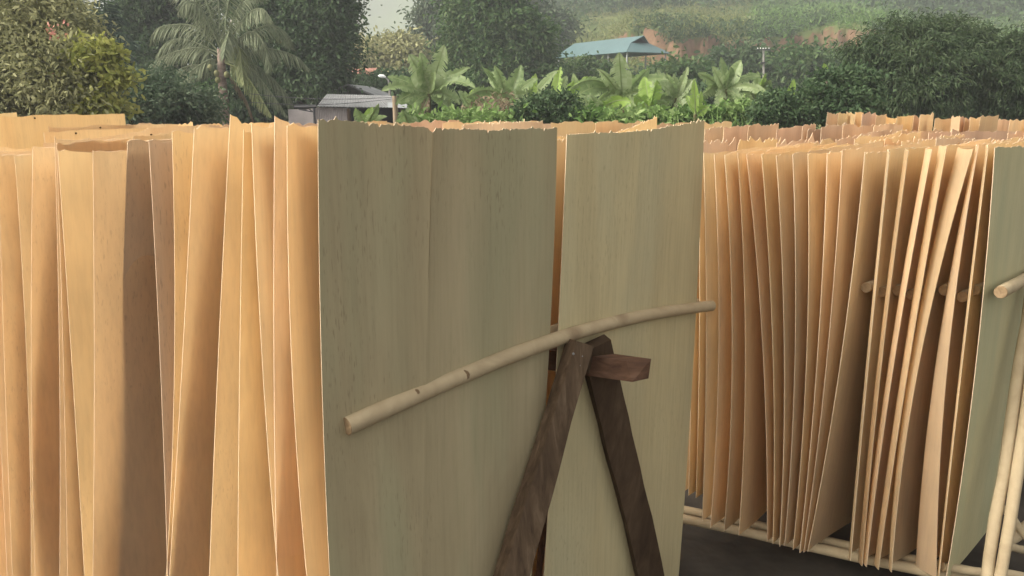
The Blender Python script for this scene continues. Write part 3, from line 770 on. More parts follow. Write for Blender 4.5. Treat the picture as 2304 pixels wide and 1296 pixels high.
def crown_mesh(lobes, nclump, per, cr, ll, lw, mat, parent, droop=.1, dirdown=.25, name='crown', **kw):
    P, D = crown_pts(lobes, nclump, per, cr, **kw)
    n = len(P)
    A = unit(D * .7 + rng.normal(size=(n, 3)) * .75 + np.array([0, 0, -dirdown]))
    V, Fq = leaves_geo(P, A, rng.normal(size=(n, 3)) + np.array([0, 0, .0]), ll * rng.uniform(.65, 1.3, n), lw * rng.uniform(.7, 1.3, n), droop)
    off = Vector(parent.location) if parent else Vector((0, 0, 0))
    V = V - np.array(off)
    return mesh_np(name, V, Fq, mat, parent)
def trunk(parent, base, top, r0, r1, limbs, mat, seed=0, name='trunk'):
    rnd = random.Random(seed); m = MB(); base = Vector(base); top = Vector(top); off = Vector(parent.location)
    P = [base.lerp(top, i / 6) + Vector((rnd.uniform(-1, 1), rnd.uniform(-1, 1), 0)) * r0 * .5 * (0 < i) - off for i in range(7)]
    m.tube(P, [r0 + (r1 - r0) * i / 6 for i in range(7)], 8)
    for e in limbs:
        e = Vector(e); s = P[rnd.choice((3, 4, 5))] + off; md = s.lerp(e, .5) + Vector((0, 0, .12 * (e - s).length))
        m.tube([s - off, md - off, e - off], [r1 * .9, r1 * .6, r1 * .2], 6)
    return m.build(name, mat, parent)
def tree(name, label, cat, px, Y, lobes, nclump, per, cr, ll, lw, mat, r0=.18, seed=0, group=None, **kw):
    base = at(px, 300, Y); gz = float(hill_h(base.x, base.y)) if Y > 46 else 0.0
    root = empty(name, (base.x, base.y, gz)); tag(root, label, cat, group)
    crown_mesh(lobes, nclump, per, cr, ll, lw, mat, root, **kw)
    top = max(l[2] + .3 * l[5] for l in lobes)
    trunk(root, (base.x, base.y, gz - .1), (base.x, base.y, max(gz + .6, top)), r0, r0 * .45, [l[:3] for l in lobes], M['bark'], seed)
    return root

# ------------------------------------------------------------------ trees and shrubs
# olive flowering tree at the far left
t = tree('flowering_tree', 'large pale olive tree with a few pink blossoms filling the corner', 'tree', 60, 15,
     [lobe(20, 90, 130, 130, 15), lobe(120, 60, 70, 70, 15.3), lobe(110, 160, 130, 80, 14.6), lobe(20, 220, 110, 70, 14.6), lobe(165, 215, 85, 55, 14.3), lobe(-60, 60, 100, 110, 15.5)],
     760, 56, .17, .115, .042, L['olive'], .14, 1, dirdown=.3)
P, D = crown_pts([lobe(120, 70, 40, 20, 14.2), lobe(115, 180, 25, 20, 13.8)], 7, 6, .05)
V, Fq = leaves_geo(P, rng.normal(size=(len(P), 3)), rng.normal(size=(len(P), 3)), np.full(len(P), .06), np.full(len(P), .045)); V = V - np.array(t.location)
mesh_np('blossom', V, Fq, L['pink'], t)
tree('yellow_leaved_shrub', 'small bright yellow-green branches beside the pale olive tree', 'shrub', 235, 14.2,
     [lobe(240, 130, 36, 26, 14.2), lobe(268, 178, 26, 12, 14.2), lobe(205, 120, 26, 24, 14.2), lobe(235, 240, 45, 24, 14.2), lobe(200, 185, 30, 30, 14.4)], 120, 34, .10, .13, .055, L['yellow'], .05, 2, dirdown=.1)
tree('shrub', 'grey-green shrub spreading below the coconut palm fronds', 'shrub', 380, 21,
     [lobe(330, 215, 60, 40, 21), lobe(400, 240, 80, 45, 21), lobe(300, 255, 60, 40, 20), lobe(428, 258, 42, 34, 22), lobe(350, 190, 45, 25, 22)], 400, 46, .18, .13, .055, L['grey'], .08, 3)
tree('climber_column', 'narrow bright green climber beside the palm trunk', 'climbing plant', 465, 26.5,
     [lobe(465, 235, 17, 45, 26.5), lobe(470, 265, 20, 30, 26.5)], 70, 36, .12, .14, .07, L['mid'], .06, 4)
tree('broadleaf_tree', 'dark green tree with dense foliage rising behind the palm crown', 'tree', 340, 38,
     [lobe(350, 10, 80, 60, 38), lobe(300, 60, 70, 70, 38), lobe(420, 70, 80, 80, 38.5), lobe(330, 140, 90, 70, 37.5), lobe(230, 130, 70, 90, 38), lobe(440, -30, 90, 70, 39), lobe(480, 180, 110, 70, 38.5)], 760, 48, .33, .22, .095, L['dark'], .3, 5)
tree('broadleaf_tree', 'tall very dark round tree between the palm and the hazy gap', 'tree', 690, 36,
     [lobe(690, 20, 105, 80, 36), lobe(640, 80, 90, 80, 35.5), lobe(725, 110, 80, 90, 35.5), lobe(690, 185, 80, 50, 35), lobe(620, 170, 70, 60, 36), lobe(600, -20, 90, 80, 37), lobe(700, -60, 90, 60, 36), lobe(765, 60, 35, 60, 36)], 1050, 50, .30, .20, .09, L['dark'], .3, 6)
tree('broadleaf_tree', 'small yellowish-topped tree under the hazy gap, behind the red roofs', 'tree', 870, 62,
     [lobe(850, 125, 60, 30, 62), lobe(905, 110, 50, 26, 62), lobe(820, 150, 45, 30, 61), lobe(900, 150, 60, 35, 61)], 330, 34, .42, .38, .19, L['olive'], .3, 7)
tree('broadleaf_tree', 'low dark tree behind the grey shed ridge', 'tree', 820, 44,
     [lobe(855, 196, 46, 20, 44), lobe(800, 196, 30, 16, 44), lobe(900, 205, 40, 30, 44), lobe(860, 215, 60, 26, 43)], 260, 34, .3, .28, .13, L['dark'], .25, 8)
tree('airy_tree', 'thin hazy grey tree with an open top beside the hazy gap', 'tree', 965, 78,
     [lobe(975, 10, 28, 16, 78), lobe(950, 30, 26, 14, 78), lobe(985, 45, 36, 24, 78), lobe(950, 65, 26, 18, 78), lobe(985, 90, 45, 24, 78), lobe(940, 105, 36, 20, 78), lobe(1000, -25, 36, 24, 78)], 260, 26, .45, .42, .17, L['grey'], .22, 9, inner=.1)
tree('broadleaf_tree', 'big lumpy green tree to the left of the green-roofed shelter', 'tree', 1110, 50,
     [lobe(1085, 35, 75, 60, 50), lobe(1140, 80, 85, 60, 49.5), lobe(1060, 110, 60, 60, 50), lobe(1120, 155, 90, 60, 49), lobe(1190, 130, 55, 60, 49.5), lobe(1040, 165, 60, 50, 50), lobe(1120, -10, 60, 35, 50.5), lobe(1200, 190, 50, 40, 49), lobe(1200, 95, 38, 40, 52)], 1050, 48, .38, .27, .12, L['mid'], .35, 10)
tree('leafy_tree', 'loose pale tree hanging behind the big lumpy tree on the slope', 'tree', 1210, 84,
     [lobe(1200, 60, 55, 40, 84), lobe(1235, 90, 45, 35, 84), lobe(1180, 20, 50, 40, 85), lobe(1260, 60, 30, 30, 86)], 300, 30, .55, .45, .2, L['grey'], .3, 11)
tree('round_shrub', 'rounded olive-topped bush in front of the green-roofed shelter', 'bush', 1320, 56,
     [lobe(1320, 165, 55, 28, 56), lobe(1290, 180, 50, 26, 55.5), lobe(1365, 180, 45, 24, 55.5), lobe(1330, 200, 70, 26, 55)], 330, 34, .32, .28, .13, L['mid'], .12, 12)
tree('shrub', 'dark round shrub between the banana plants, above the front sheets', 'shrub', 1240, 19,
     [lobe(1215, 245, 48, 26, 19), lobe(1255, 235, 38, 22, 19.2), lobe(1190, 262, 34, 18, 18.8), lobe(1275, 262, 34, 18, 18.8)], 260, 34, .11, .10, .045, L['dark'], .05, 13)
tree('dry_shrub', 'tangled half-dry brownish shrub under the banana leaves', 'shrub', 1120, 20.5,
     [lobe(1120, 250, 44, 24, 20.5), lobe(1095, 262, 34, 16, 20.5)], 50, 22, .16, .16, .03, L['dead'], .05, 14)
tree('mango_tree', 'broad dome-shaped dark mango tree over the farthest row', 'tree', 2060, 24,
     [lobe(2040, 85, 75, 42, 24), lobe(2130, 90, 95, 46, 24.3), lobe(1985, 130, 80, 45, 23.6), lobe(2090, 150, 110, 60, 23.2), lobe(1960, 190, 80, 50, 23.2), lobe(2060, 215, 110, 50, 22.6), lobe(2170, 160, 80, 60, 24), lobe(2190, 120, 45, 50, 24.5), lobe(1930, 225, 60, 40, 23)],
     1150, 46, .15, .165, .036, L['mango'], .2, 15, droop=.22, dirdown=.65)
tree('mango_tree', 'second dark mango tree cut off by the picture border', 'tree', 2290, 23,
     [lobe(2290, 130, 60, 50, 23), lobe(2270, 190, 60, 45, 22.6), lobe(2330, 170, 60, 80, 23), lobe(2265, 235, 50, 30, 22.6), lobe(2320, 100, 40, 30, 23)], 480, 46, .15, .165, .036, L['mango'], .2, 16, droop=.22, dirdown=.65)
tree('broadleaf_bush', 'dark bush at the foot of the dome-shaped mango tree', 'bush', 1850, 19,
     [lobe(1880, 195, 50, 36, 19.4), lobe(1830, 235, 45, 36, 19), lobe(1900, 245, 60, 36, 18.8), lobe(1925, 200, 45, 40, 19.6)], 330, 36, .11, .12, .05, L['dark'], .06, 17)
tree('broadleaf_bush', 'low dark bush between the tall grass and the bigger dark bush', 'bush', 1750, 18.5,
     [lobe(1750, 245, 40, 32, 18.5), lobe(1720, 262, 34, 20, 18.3), lobe(1785, 260, 40, 22, 18.3), lobe(1745, 222, 26, 16, 18.8)], 200, 34, .10, .11, .05, L['dark'], .05, 18)
# low dark bushes closing the view under the right-hand trees and behind the bananas
for i, (a, b, rx, ry, Y, lb) in enumerate(((2200, 250, 80, 24, 27, 'shaded bush in the dark gap between the two mango trees'), (1000, 215, 60, 45, 31, 'shaded bush behind the tallest banana plant'), (1420, 225, 80, 40, 31, 'shaded bush behind the banana plant with the upright leaf'), (1620, 230, 90, 40, 33, 'shaded bush behind the banana plant by the utility pole'), (1530, 175, 45, 22, 50, 'dark bush at the foot of the orange bank'), (1660, 150, 70, 36, 62, 'dense dark bush covering the middle of the bank'), (1810, 160, 80, 50, 60, 'dark vine-hung bush right of the utility pole'), (560, 225, 70, 50, 34, 'dark bush behind the drooping palm fronds'))):
    tree('dark_bush', lb, 'bush', a, Y, [lobe(a, b, rx, ry, Y), lobe(a - rx * .6, b + ry * .4, rx * .6, ry * .7, Y), lobe(a + rx * .6, b + ry * .35, rx * .6, ry * .7, Y)], 170, 34, .0085 * Y, .0075 * Y, .0033 * Y, L['dark'] if i not in (4, 6) else L['mid'], .06, 60 + i)

# ------------------------------------------------------------------ palms
def catmull(P, n):
    P = [Vector(p) for p in P]; P = [P[0] * 2 - P[1]] + P + [P[-1] * 2 - P[-2]]; out = []
    segs = len(P) - 3
    for i in range(n + 1):
        t = i / n * segs; k = min(int(t), segs - 1); f = t - k; a, b, c, d = P[k:k + 4]
        out.append(.5 * ((2 * b) + (c - a) * f + (2 * a - 5 * b + 4 * c - d) * f * f + (3 * b - 3 * c + d - a) * f ** 3))
    return out
def frond(pts, lmax, mat, parent, n=84, lw=.034, seed=0, hang=.8, start=.12):
    rnd = np.random.default_rng(seed); C = catmull(pts, n); off = Vector(parent.location)
    root_m = MB(); k = len(C); root_m.tube([c - off for c in C[::3]], [.028 * (1 - .8 * i / max(1, len(C[::3]) - 1)) + .004 for i in range(len(C[::3]))], 5, caps=False)
    P = []; A = []; W = []; Ln = []
    for i in range(int(k * start), k - 1):
        t = i / (k - 1); tg = (C[min(i + 1, k - 1)] - C[max(i - 1, 0)]).normalized()
        sd = tg.cross(Vector((0, 0, 1)));  sd = sd.normalized() if sd.length > .05 else Vector((1, 0, 0))
        prof = math.sin(math.pi * min(1, (.16 + .84 * t) ** .8)) ** .6
        for s in (-1, 1):
            for rep in range(1):
                d = sd * s * (1 - hang * .55) + tg * .45 + Vector((0, 0, -hang)) + Vector(rnd.normal(size=3) * .12)
                P.append(C[i] + tg * rep * .02 - off); A.append(d); W.append(tg + Vector(rnd.normal(size=3) * .3)); Ln.append(lmax * prof * rnd.uniform(.8, 1.1))
    P = np.array([tuple(p) for p in P]); A = np.array([tuple(p) for p in A]); W = np.array([tuple(p) for p in W]); Ln = np.array(Ln)
    V, Fq = leaves_geo(P, A, W, Ln, np.full(len(P), lw), .22 * hang)
    nv = len(root_m.v)
    V2 = np.concatenate([np.array(root_m.v), V]); F2 = np.concatenate([np.array(root_m.f), Fq + nv])
    return mesh_np('frond', V2, F2, mat, parent)
YP = 28.0
base = at(505, 300, YP); pr = empty('coconut_palm', (base.x, base.y, 0)); tag(pr, 'coconut palm with arching feathery fronds standing behind the racks', 'palm tree')
c0 = at(500, 150, YP)
tm = MB(); TP = [Vector((base.x + .1, base.y, -.05)), at(506, 270, YP), at(503, 220, YP), at(500, 180, YP), at(498, 140, YP), at(497, 110, YP)]
TC = catmull(TP, 30); tm.tube([p - pr.location for p in TC], [.17 * (1 + .06 * (i % 2)) - .0018 * i for i in range(31)], 12); tm.build('trunk', M['palm_bark'], pr)
FR = [([(495, 130), (450, 108), (385, 120), (337, 148), (321, 182)], .2, 'palm'), ([(495, 140), (470, 135), (425, 165), (390, 200), (355, 262)], -.6, 'palm'), ([(495, 145), (420, 150), (370, 185), (352, 245)], .9, 'palm'),
      ([(495, 120), (440, 62), (385, 56), (350, 68), (340, 100)], .5, 'palm'), ([(497, 110), (470, 20), (445, -40), (420, -70)], .4, 'palm'), ([(497, 100), (492, 10), (488, -70)], .8, 'palm'),
      ([(495, 105), (455, 22), (425, 4), (400, 30)], -.5, 'palm'), ([(500, 105), (535, 20), (565, -20), (610, -10)], .6, 'palm'), ([(502, 110), (555, 35), (590, 20), (614, 50)], -.4, 'palm'),
      ([(500, 100), (515, 5), (535, -60), (560, -85)], -.3, 'palm'), ([(505, 120), (555, 74), (582, 80), (602, 125), (606, 165)], -.5, 'palm'), ([(505, 125), (560, 106), (620, 112), (667, 128), (698, 158)], .3, 'palm'),
      ([(505, 125), (535, 104), (543, 145), (549, 190)], -1.0, 'palm_lit'), ([(505, 140), (545, 160), (580, 208), (612, 264)], -.6, 'palm_lit'), ([(505, 138), (560, 152), (608, 206), (648, 264)], -.2, 'palm'),
      ([(505, 135), (580, 150), (640, 206), (668, 250)], .5, 'palm'), ([(505, 160), (535, 195), (558, 235), (570, 275)], .2, 'dead'),
      ([(500, 115), (515, 72), (508, 100), (503, 130)], -1.0, 'palm'), ([(497, 105), (440, 10), (400, -30), (370, -20)], .9, 'palm'), ([(500, 120), (590, 60), (640, 70), (660, 110)], 1.2, 'palm'), ([(495, 120), (420, 90), (375, 95), (350, 130)], 1.2, 'palm')]
for i, (pp, dY, mt) in enumerate(FR):
    n = len(pp); pts = [at(x, y, YP + dY * (j / (n - 1)) * 1.6) for j, (x, y) in enumerate(pp)]
    frond(pts, .66 if mt != 'dead' else .35, L[mt], pr, seed=i, hang=.85)
for i, (x, y) in enumerate(((473, 152), (487, 165), (510, 168), (490, 180))):
    m = MB(); c = at(x, y, YP - .35) - pr.location; m.tube([c + Vector((0, 0, z)) for z in (-.11, -.08, 0, .08, .11)], [.02, .075, .1, .075, .02], 8); m.build('coconut', L['olive'], pr)
def small_palm(px, Y, crown_y, lab_, fr, lmax=.6, mat='areca', tr_=.09, seed=0):
    b = at(px, 300, Y); root = empty('areca_palm', (b.x, b.y, 0)); tag(root, lab_, 'palm tree')
    m = MB(); c = at(px, crown_y, Y); m.tube([Vector((0, 0, -.05)), (c - root.location) * .5 + Vector((.05, 0, 0)), c - root.location], [tr_, tr_ * .8, tr_ * .7], 8); m.build('trunk', M['bark'], root)
    for i, pp in enumerate(fr):
        pts = [at(x, y, Y + (random.Random(seed + i).uniform(-1.2, 1.0)) * (j / (len(pp) - 1))) for j, (x, y) in enumerate(pp)]
        frond(pts, lmax, L[mat], root, n=30, seed=seed * 50 + i, hang=.45, lw=.05)
small_palm(240, 30, 75, 'dark areca palm with stiff upright fronds left of the coconut palm', [[(240, 75), (236, 20), (232, -25)], [(240, 75), (215, 40), (190, 45)], [(240, 75), (265, 40), (290, 50)], [(240, 80), (205, 75), (180, 105)], [(240, 80), (275, 75), (300, 110)], [(240, 85), (215, 110), (200, 150)], [(240, 85), (265, 110), (285, 150)], [(240, 75), (250, 30), (262, 5)]], seed=3)
small_palm(165, 27, 50, 'dark areca palm poking out above the pale olive tree', [[(165, 50), (150, 10), (135, -20)], [(165, 50), (160, 0), (158, -40)], [(165, 52), (190, 20), (208, 30)], [(165, 55), (195, 55), (215, 90)], [(165, 55), (140, 40), (120, 60)], [(165, 58), (190, 80), (200, 120)]], seed=4)
small_palm(275, 31, 120, 'low dark areca palm in shade under the taller one', [[(275, 120), (255, 100), (225, 110)], [(275, 120), (290, 95), (312, 100)], [(275, 120), (270, 85), (262, 60)], [(275, 122), (245, 130), (225, 165)], [(275, 122), (300, 130), (318, 165)]], seed=5)

# ------------------------------------------------------------------ banana plants
def banana_leaf(a, b, sagv, wid, mat, parent, seed, torn=.25, roll=0.0, fold=.35):
    rnd = random.Random(seed); a = Vector(a); b = Vector(b); off = Vector(parent.location)
    c = (a + b) / 2 + Vector(sagv); n = 22
    C = [a * (1 - t) ** 2 + c * 2 * t * (1 - t) + b * t * t for t in [i / n for i in range(n + 1)]]
    root = None; m = MB(); view = Vector((0, -1, .15))
    rows = []
    for i in range(n + 1):
        t = i / n; tg = (C[min(i + 1, n)] - C[max(i - 1, 0)]).normalized()
        sd = tg.cross(view); sd = sd.normalized() if sd.length > .1 else Vector((1, 0, 0)); nm = sd.cross(tg).normalized()
        co, si = math.cos(roll), math.sin(roll); s2 = sd * co + nm * si; n2 = nm * co - sd * si
        u = max(0, (t - .12) / .88); w_ = wid * .5 * (math.sin(math.pi * min(1, .03 + u ** .75 * .97)) ** .55 if t > .12 else .0) if u < 1 else .01
        rows.append((C[i] - off, s2, n2, max(w_, .012), tg))
    for side in (-1, 1):
        sh0 = 0.0; drop = 0.0
        for i in range(n):
            p, s, nn, w0, tg = rows[i]; p1, s1, nn1, w1, tg1 = rows[i + 1]
            tear = rnd.random() < torn
            if tear: drop = rnd.uniform(0, .5)
            k = .82 if tear else 1.0
            dn = Vector((0, 0, -1)) * drop * w0 * .6
            o0 = p + s * side * w0 * (1 - .25 * drop) + nn * fold * w0 + dn; o1 = p1 + s1 * side * w1 * (1 - .25 * drop) * k + nn1 * fold * w1 + dn - tg1 * (0.035 if tear else 0)
            md0 = p + s * side * w0 * .5 + nn * fold * w0 * .6 + dn * .2; md1 = p1 + s1 * side * w1 * .5 * k + nn1 * fold * w1 * .6 + dn * .2
            m.quad(p, md0, md1, p1); m.quad(md0, o0, o1, md1)
    nb = len(m.f)
    me = mesh_np('leaf', m.v, m.f, mat, parent)
    r = MB(); r.tube([q[0] - q[2] * .004 for q in rows], [.022 * (1 - .75 * i / n) + .003 for i in range(n + 1)], 5, caps=False)
    rb = r.build('midrib', L['rib'], me)
    return me
GBN = 'banana plants behind the racks'
def banana(label, px, cy_, Y, leaves, seed=0, stem_r=.1, mat='ban'):
    b = at(px, 300, Y); root = empty('banana_plant', (b.x, b.y, 0)); tag(root, label, 'banana plant', GBN)
    c = at(px, cy_, Y); m = MB()
    m.tube([Vector((0, 0, -.03)), (c - root.location) * .5, c - root.location + Vector((0, 0, .05))], [stem_r, stem_r * .85, stem_r * .5], 10); m.build('stem', M['banana_stem'], root)
    rnd = random.Random(seed)
    leaves = list(leaves)
    if len(leaves) > 4:
        for _ in range(4):
            leaves.append((px + rnd.choice((-1, 1)) * rnd.uniform(35, 80) * 20 / Y, cy_ + rnd.uniform(10, 50), rnd.uniform(.35, .5), rnd.uniform(.25, .5)))
    if len(leaves) > 4: leaves += [(px + rnd.choice((-1, 1)) * rnd.uniform(12, 26), cy_ + rnd.uniform(40, 60), .24, -.1, 'dead')]
    for i, lf in enumerate(leaves):
        tx, ty = lf[0], lf[1]; wd = lf[2] if len(lf) > 2 else .42; sag = lf[3] if len(lf) > 3 else .25; mt = lf[4] if len(lf) > 4 else mat
        tip = at(tx, ty, Y + rnd.uniform(-.7, .4)); ln = (tip - c).length
        banana_leaf(c, tip, (0, 0, sag * ln), wd, L[mt], root, seed * 40 + i, torn=.2 if lf[1] < cy_ - 30 else .5, roll=rnd.uniform(-.7, .7), fold=rnd.uniform(.1, .5))
banana('tallest banana plant with a huge upright leaf beside the wooden post', 965, 215, 23,
       [(1000, 100, .62, .0), (920, 122, .55, .08), (945, 118, .5, .05), (872, 172, .42, .15), (1058, 152, .3, .2), (1070, 200, .45, .4), (858, 205, .34, .3), (1020, 262, .5, .45), (930, 270, .45, .35), (1035, 235, .5, .4), (890, 235, .45, .35), (980, 160, .3, .1)], 1)
banana('banana plant with a pale drooping leaf right of the tallest one', 1145, 225, 22.5,
       [(1172, 146, .42, .05), (1085, 150, .22, .05), (1112, 148, .4, .05), (1162, 250, .5, .75), (1098, 170, .45, .35), (1082, 245, .5, .45), (1190, 215, .45, .35), (1050, 220, .5, .4), (1210, 175, .35, .1)], 2)
banana('slender banana plant with a yellowing leaf tip', 1190, 235, 23.5, [(1205, 165, .3, .05, 'bany'), (1255, 158, .28, .15), (1180, 180, .35, .1), (1235, 215, .3, .2)], 3)
banana('banana plant with narrow glossy upright leaves near the dark round shrub', 1245, 240, 22, [(1262, 150, .32, .0, 'bany'), (1292, 182, .28, .05, 'bany'), (1275, 170, .35, .05), (1322, 172, .28, .05, 'bany'), (1225, 215, .3, .2)], 4)
banana('banana plant with one tall upright leaf in front of the shelter', 1400, 222, 21.5,
       [(1393, 118, .62, .0), (1345, 155, .3, .1), (1283, 200, .38, .45), (1340, 232, .42, .4), (1462, 152, .35, .1), (1505, 182, .4, .35), (1290, 225, .4, .45), (1430, 260, .4, .4), (1360, 262, .45, .4), (1475, 225, .45, .4), (1330, 200, .3, .3)], 5)
banana('young yellow-green banana plant with broad upright blades', 1462, 245, 20.8, [(1450, 172, .5, .02, 'bany'), (1478, 180, .45, .02, 'bany'), (1425, 215, .4, .15, 'bany'), (1500, 235, .4, .3)], 6)
banana('banana plant with several splayed leaves right of the shelter posts', 1520, 225, 23, [(1478, 156, .36, .05), (1548, 150, .26, .03), (1516, 165, .36, .03), (1470, 190, .4, .3), (1560, 180, .35, .2), (1500, 165, .3, .1), (1580, 240, .45, .4), (1470, 240, .45, .4), (1545, 250, .4, .3)], 7)
banana('slim yellow-green banana plant among the tall grass', 1565, 262, 19.5, [(1562, 178, .24, .0, 'bany'), (1578, 205, .26, .0, 'bany'), (1545, 215, .24, .1, 'bany'), (1595, 240, .24, .2, 'bany')], 8)
banana('fan-shaped banana plant beside the utility pole', 1632, 205, 24, [(1622, 128, .45, .0), (1668, 135, .45, .04), (1602, 150, .42, .04), (1570, 165, .35, .12), (1712, 172, .36, .25), (1690, 215, .4, .4), (1580, 215, .4, .4), (1645, 150, .4, .0), (1665, 245, .4, .35), (1610, 250, .4, .4), (1740, 230, .3, .4)], 9)
banana('small banana shoot above the low dark bush', 1772, 235, 19, [(1786, 178, .2, .02, 'bany'), (1752, 200, .16, .05, 'bany'), (1782, 225, .2, .1, 'bany'), (1760, 215, .18, .1)], 10, stem_r=.05)
banana('single bright banana leaf poking out beside the mango tree', 1858, 200, 20.2, [(1854, 142, .24, .0, 'bany'), (1872, 170, .18, .05, 'bany')], 11, stem_r=.05)
banana('small banana plant in front of the dark shed opening', 822, 285, 16, [(800, 243, .26, .05, 'ban'), (852, 234, .2, .03, 'ban'), (870, 262, .18, .1), (838, 240, .2, .05, 'bany')], 12, stem_r=.06)
banana('broad-leaved low banana shoot right of the wooden post', 925, 292, 18, [(905, 248, .55, .02, 'ban'), (935, 262, .3, .05)], 13, stem_r=.06)
banana('low banana plant with spreading leaves beside the tallest one', 1060, 250, 24, [(1030, 205, .4, .2), (1090, 210, .4, .3), (1045, 262, .45, .4), (1085, 262, .45, .4), (1065, 200, .3, .05, 'bany')], 14)
banana('bushy banana plant behind the raised sheet corner', 1345, 255, 20, [(1300, 225, .4, .3), (1385, 235, .4, .3), (1330, 215, .4, .1), (1290, 258, .4, .4), (1375, 262, .4, .4), (1420, 230, .4, .3, 'bany')], 15)

banana('banana plant with low arching leaves between the fan-shaped one and the mango bush', 1700, 228, 25, [(1735, 180, .36, .15), (1668, 190, .36, .2), (1705, 160, .34, .02), (1745, 225, .4, .4), (1660, 235, .4, .4), (1722, 165, .3, .05, 'bany')], 16)
banana('banana plant filling the gap left of the upright-leaf one', 1310, 232, 24, [(1290, 165, .36, .05), (1335, 175, .4, .08), (1270, 205, .4, .3), (1350, 215, .4, .35), (1315, 172, .3, .02, 'bany'), (1285, 245, .4, .4)], 17)
banana('banana plant with crossed leaves behind the young yellow-green one', 1445, 225, 25, [(1420, 165, .36, .06), (1475, 165, .36, .05), (1400, 200, .4, .3), (1492, 205, .4, .3), (1448, 172, .34, .0, 'bany'), (1430, 240, .4, .4)], 18)
# tall grass
def blades(n, cx, cyy, sx, Y, sy, hgt, wid, arch, mat, name, label, z0=0.0):
    P = []; A = []
    b = np.array([at(cx + rng.normal() * sx, 300, Y + rng.normal() * sy) for _ in range(n)]); b[:, 2] = z0
    az = rng.uniform(0, 2 * np.pi, n); ln = hgt * rng.uniform(.55, 1.1, n); k = 7
    V = []; Fq = []
    H = np.stack([np.cos(az), np.sin(az), np.zeros(n)], 1); S = np.stack([-np.sin(az), np.cos(az), np.zeros(n)], 1)
    ar = arch * rng.uniform(.4, 1.3, n)
    for j in range(k + 1):
        t = j / k; up = ln * (t - .42 * ar * t ** 3.0); out = ln * ar * .55 * t ** 2
        c = b + H * out[:, None] + np.array([0, 0, 1]) * up[:, None]; ww = wid * (1 - t) ** .6 + .002
        V.append(c - S * ww / 2); V.append(c + S * ww / 2)
    V = np.stack(V, 1).reshape(-1, 3); i = np.arange(n) * 2 * (k + 1)
    for j in range(k): Fq.append(np.stack([i + 2 * j, i + 2 * j + 1, i + 2 * j + 3, i + 2 * j + 2], 1))
    o = mesh_np(name, V, np.concatenate(Fq), mat); o['kind'] = 'stuff'
    if label: o['label'] = label; o['category'] = 'grass'
    return o
for (ux, uy, urx, ury, uY, um, un) in ((1010, 270, 90, 12, 19.5, 'grass', 30), (1330, 266, 70, 14, 18.8, 'slopeg', 30), (1440, 268, 80, 14, 18.2, 'grass', 30), (1560, 262, 60, 16, 21, 'slopeg', 30), (1660, 256, 60, 18, 21, 'grass', 30), (1100, 270, 60, 12, 18.5, 'grass', 24), (1480, 240, 60, 18, 25, 'mid', 40), (1180, 235, 60, 18, 27, 'grass', 40)):
    P, D = crown_pts([lobe(ux, uy, urx, ury, uY)], un, 30, .12); n = len(P)
    V, Fq = leaves_geo(P, unit(rng.normal(size=(n, 3)) + np.array([0, 0, .1])), rng.normal(size=(n, 3)), .17 * rng.uniform(.6, 1.4, n), .075 * rng.uniform(.7, 1.3, n), .15)
    o = mesh_np('undergrowth', V, Fq, L[um]); o['kind'] = 'stuff'; o['label'] = 'low leafy undergrowth filling in around the banana stems'; o['category'] = 'undergrowth'
blades(420, 1600, 0, 55, 17.5, .7, 1.75, .035, 1.0, L['grass'], 'tall_grass', 'tall arching grass in front of the banana plants')

# ------------------------------------------------------------------ hillside cover
def scatter_hill(n, test, ymin, ymax, umin=-.1, umax=.75):
    U = rng.uniform(umin, umax, n); Y = ymin + (ymax - ymin) * rng.random(n) ** 1.3; X = U * Y; Z = hill_h(X, Y)
    f = Y * CP - (Z - CAMZ) * SP; up = Y * SP + (Z - CAMZ) * CP
    px = 1152 + 1790 * X / f; py = 648 - 1790 * up / f
    k = test(px, py, X, Y); return np.stack([X, Y, Z], 1)[k], px[k], py[k]
nz2 = lambda x, y, s: np.sin(x * s + 1.3) * np.cos(y * s * 1.3 + .4) + .5 * np.sin(x * s * 2.3 + y * s * 1.7)
def cover(name, P, per, spread, hgt, ll, lw, mat, label, cat, upright=.3):
    C = np.repeat(P, per, 0); n = len(C)
    Q = C + rng.normal(size=(n, 3)) * np.array([spread, spread, 0]) + np.abs(rng.normal(size=(n, 1))) * np.array([0, 0, hgt])
    A = unit(rng.normal(size=(n, 3)) + np.array([0, 0, upright])); V, Fq = leaves_geo(Q, A, rng.normal(size=(n, 3)), ll * rng.uniform(.6, 1.3, n), lw * rng.uniform(.6, 1.3, n), .05)
    o = mesh_np(name, V, Fq, mat); o['kind'] = 'stuff'; o['label'] = label; o['category'] = cat; return o
def in_bank(px, py): return (px > 1385) & (px < 1590) & (py > 100) & (py < 165)
steep = lambda x, y: (hill_h(x, y + .4) - hill_h(x, y - .4)) / .8
P, px, py = scatter_hill(21000, lambda a, b, x, y: (a > 1150) & (a < 2400) & (b < 190) & (y > 74) & (steep(x, y) < .62) & (nz2(x, y, .11) < 1.15), 72, 190)
g1 = px < 1690
cover('slope_grass', P[g1], 5, .35, .45, .55, .10, L['slope'], 'yellowish scrubby grass on the open slope above the shelter', 'grass', 1.0)
cover('slope_grass', P[~g1], 6, .35, .45, .6, .10, L['slopeg'], 'bright green grass on the slope behind the mango trees', 'grass', 1.2)
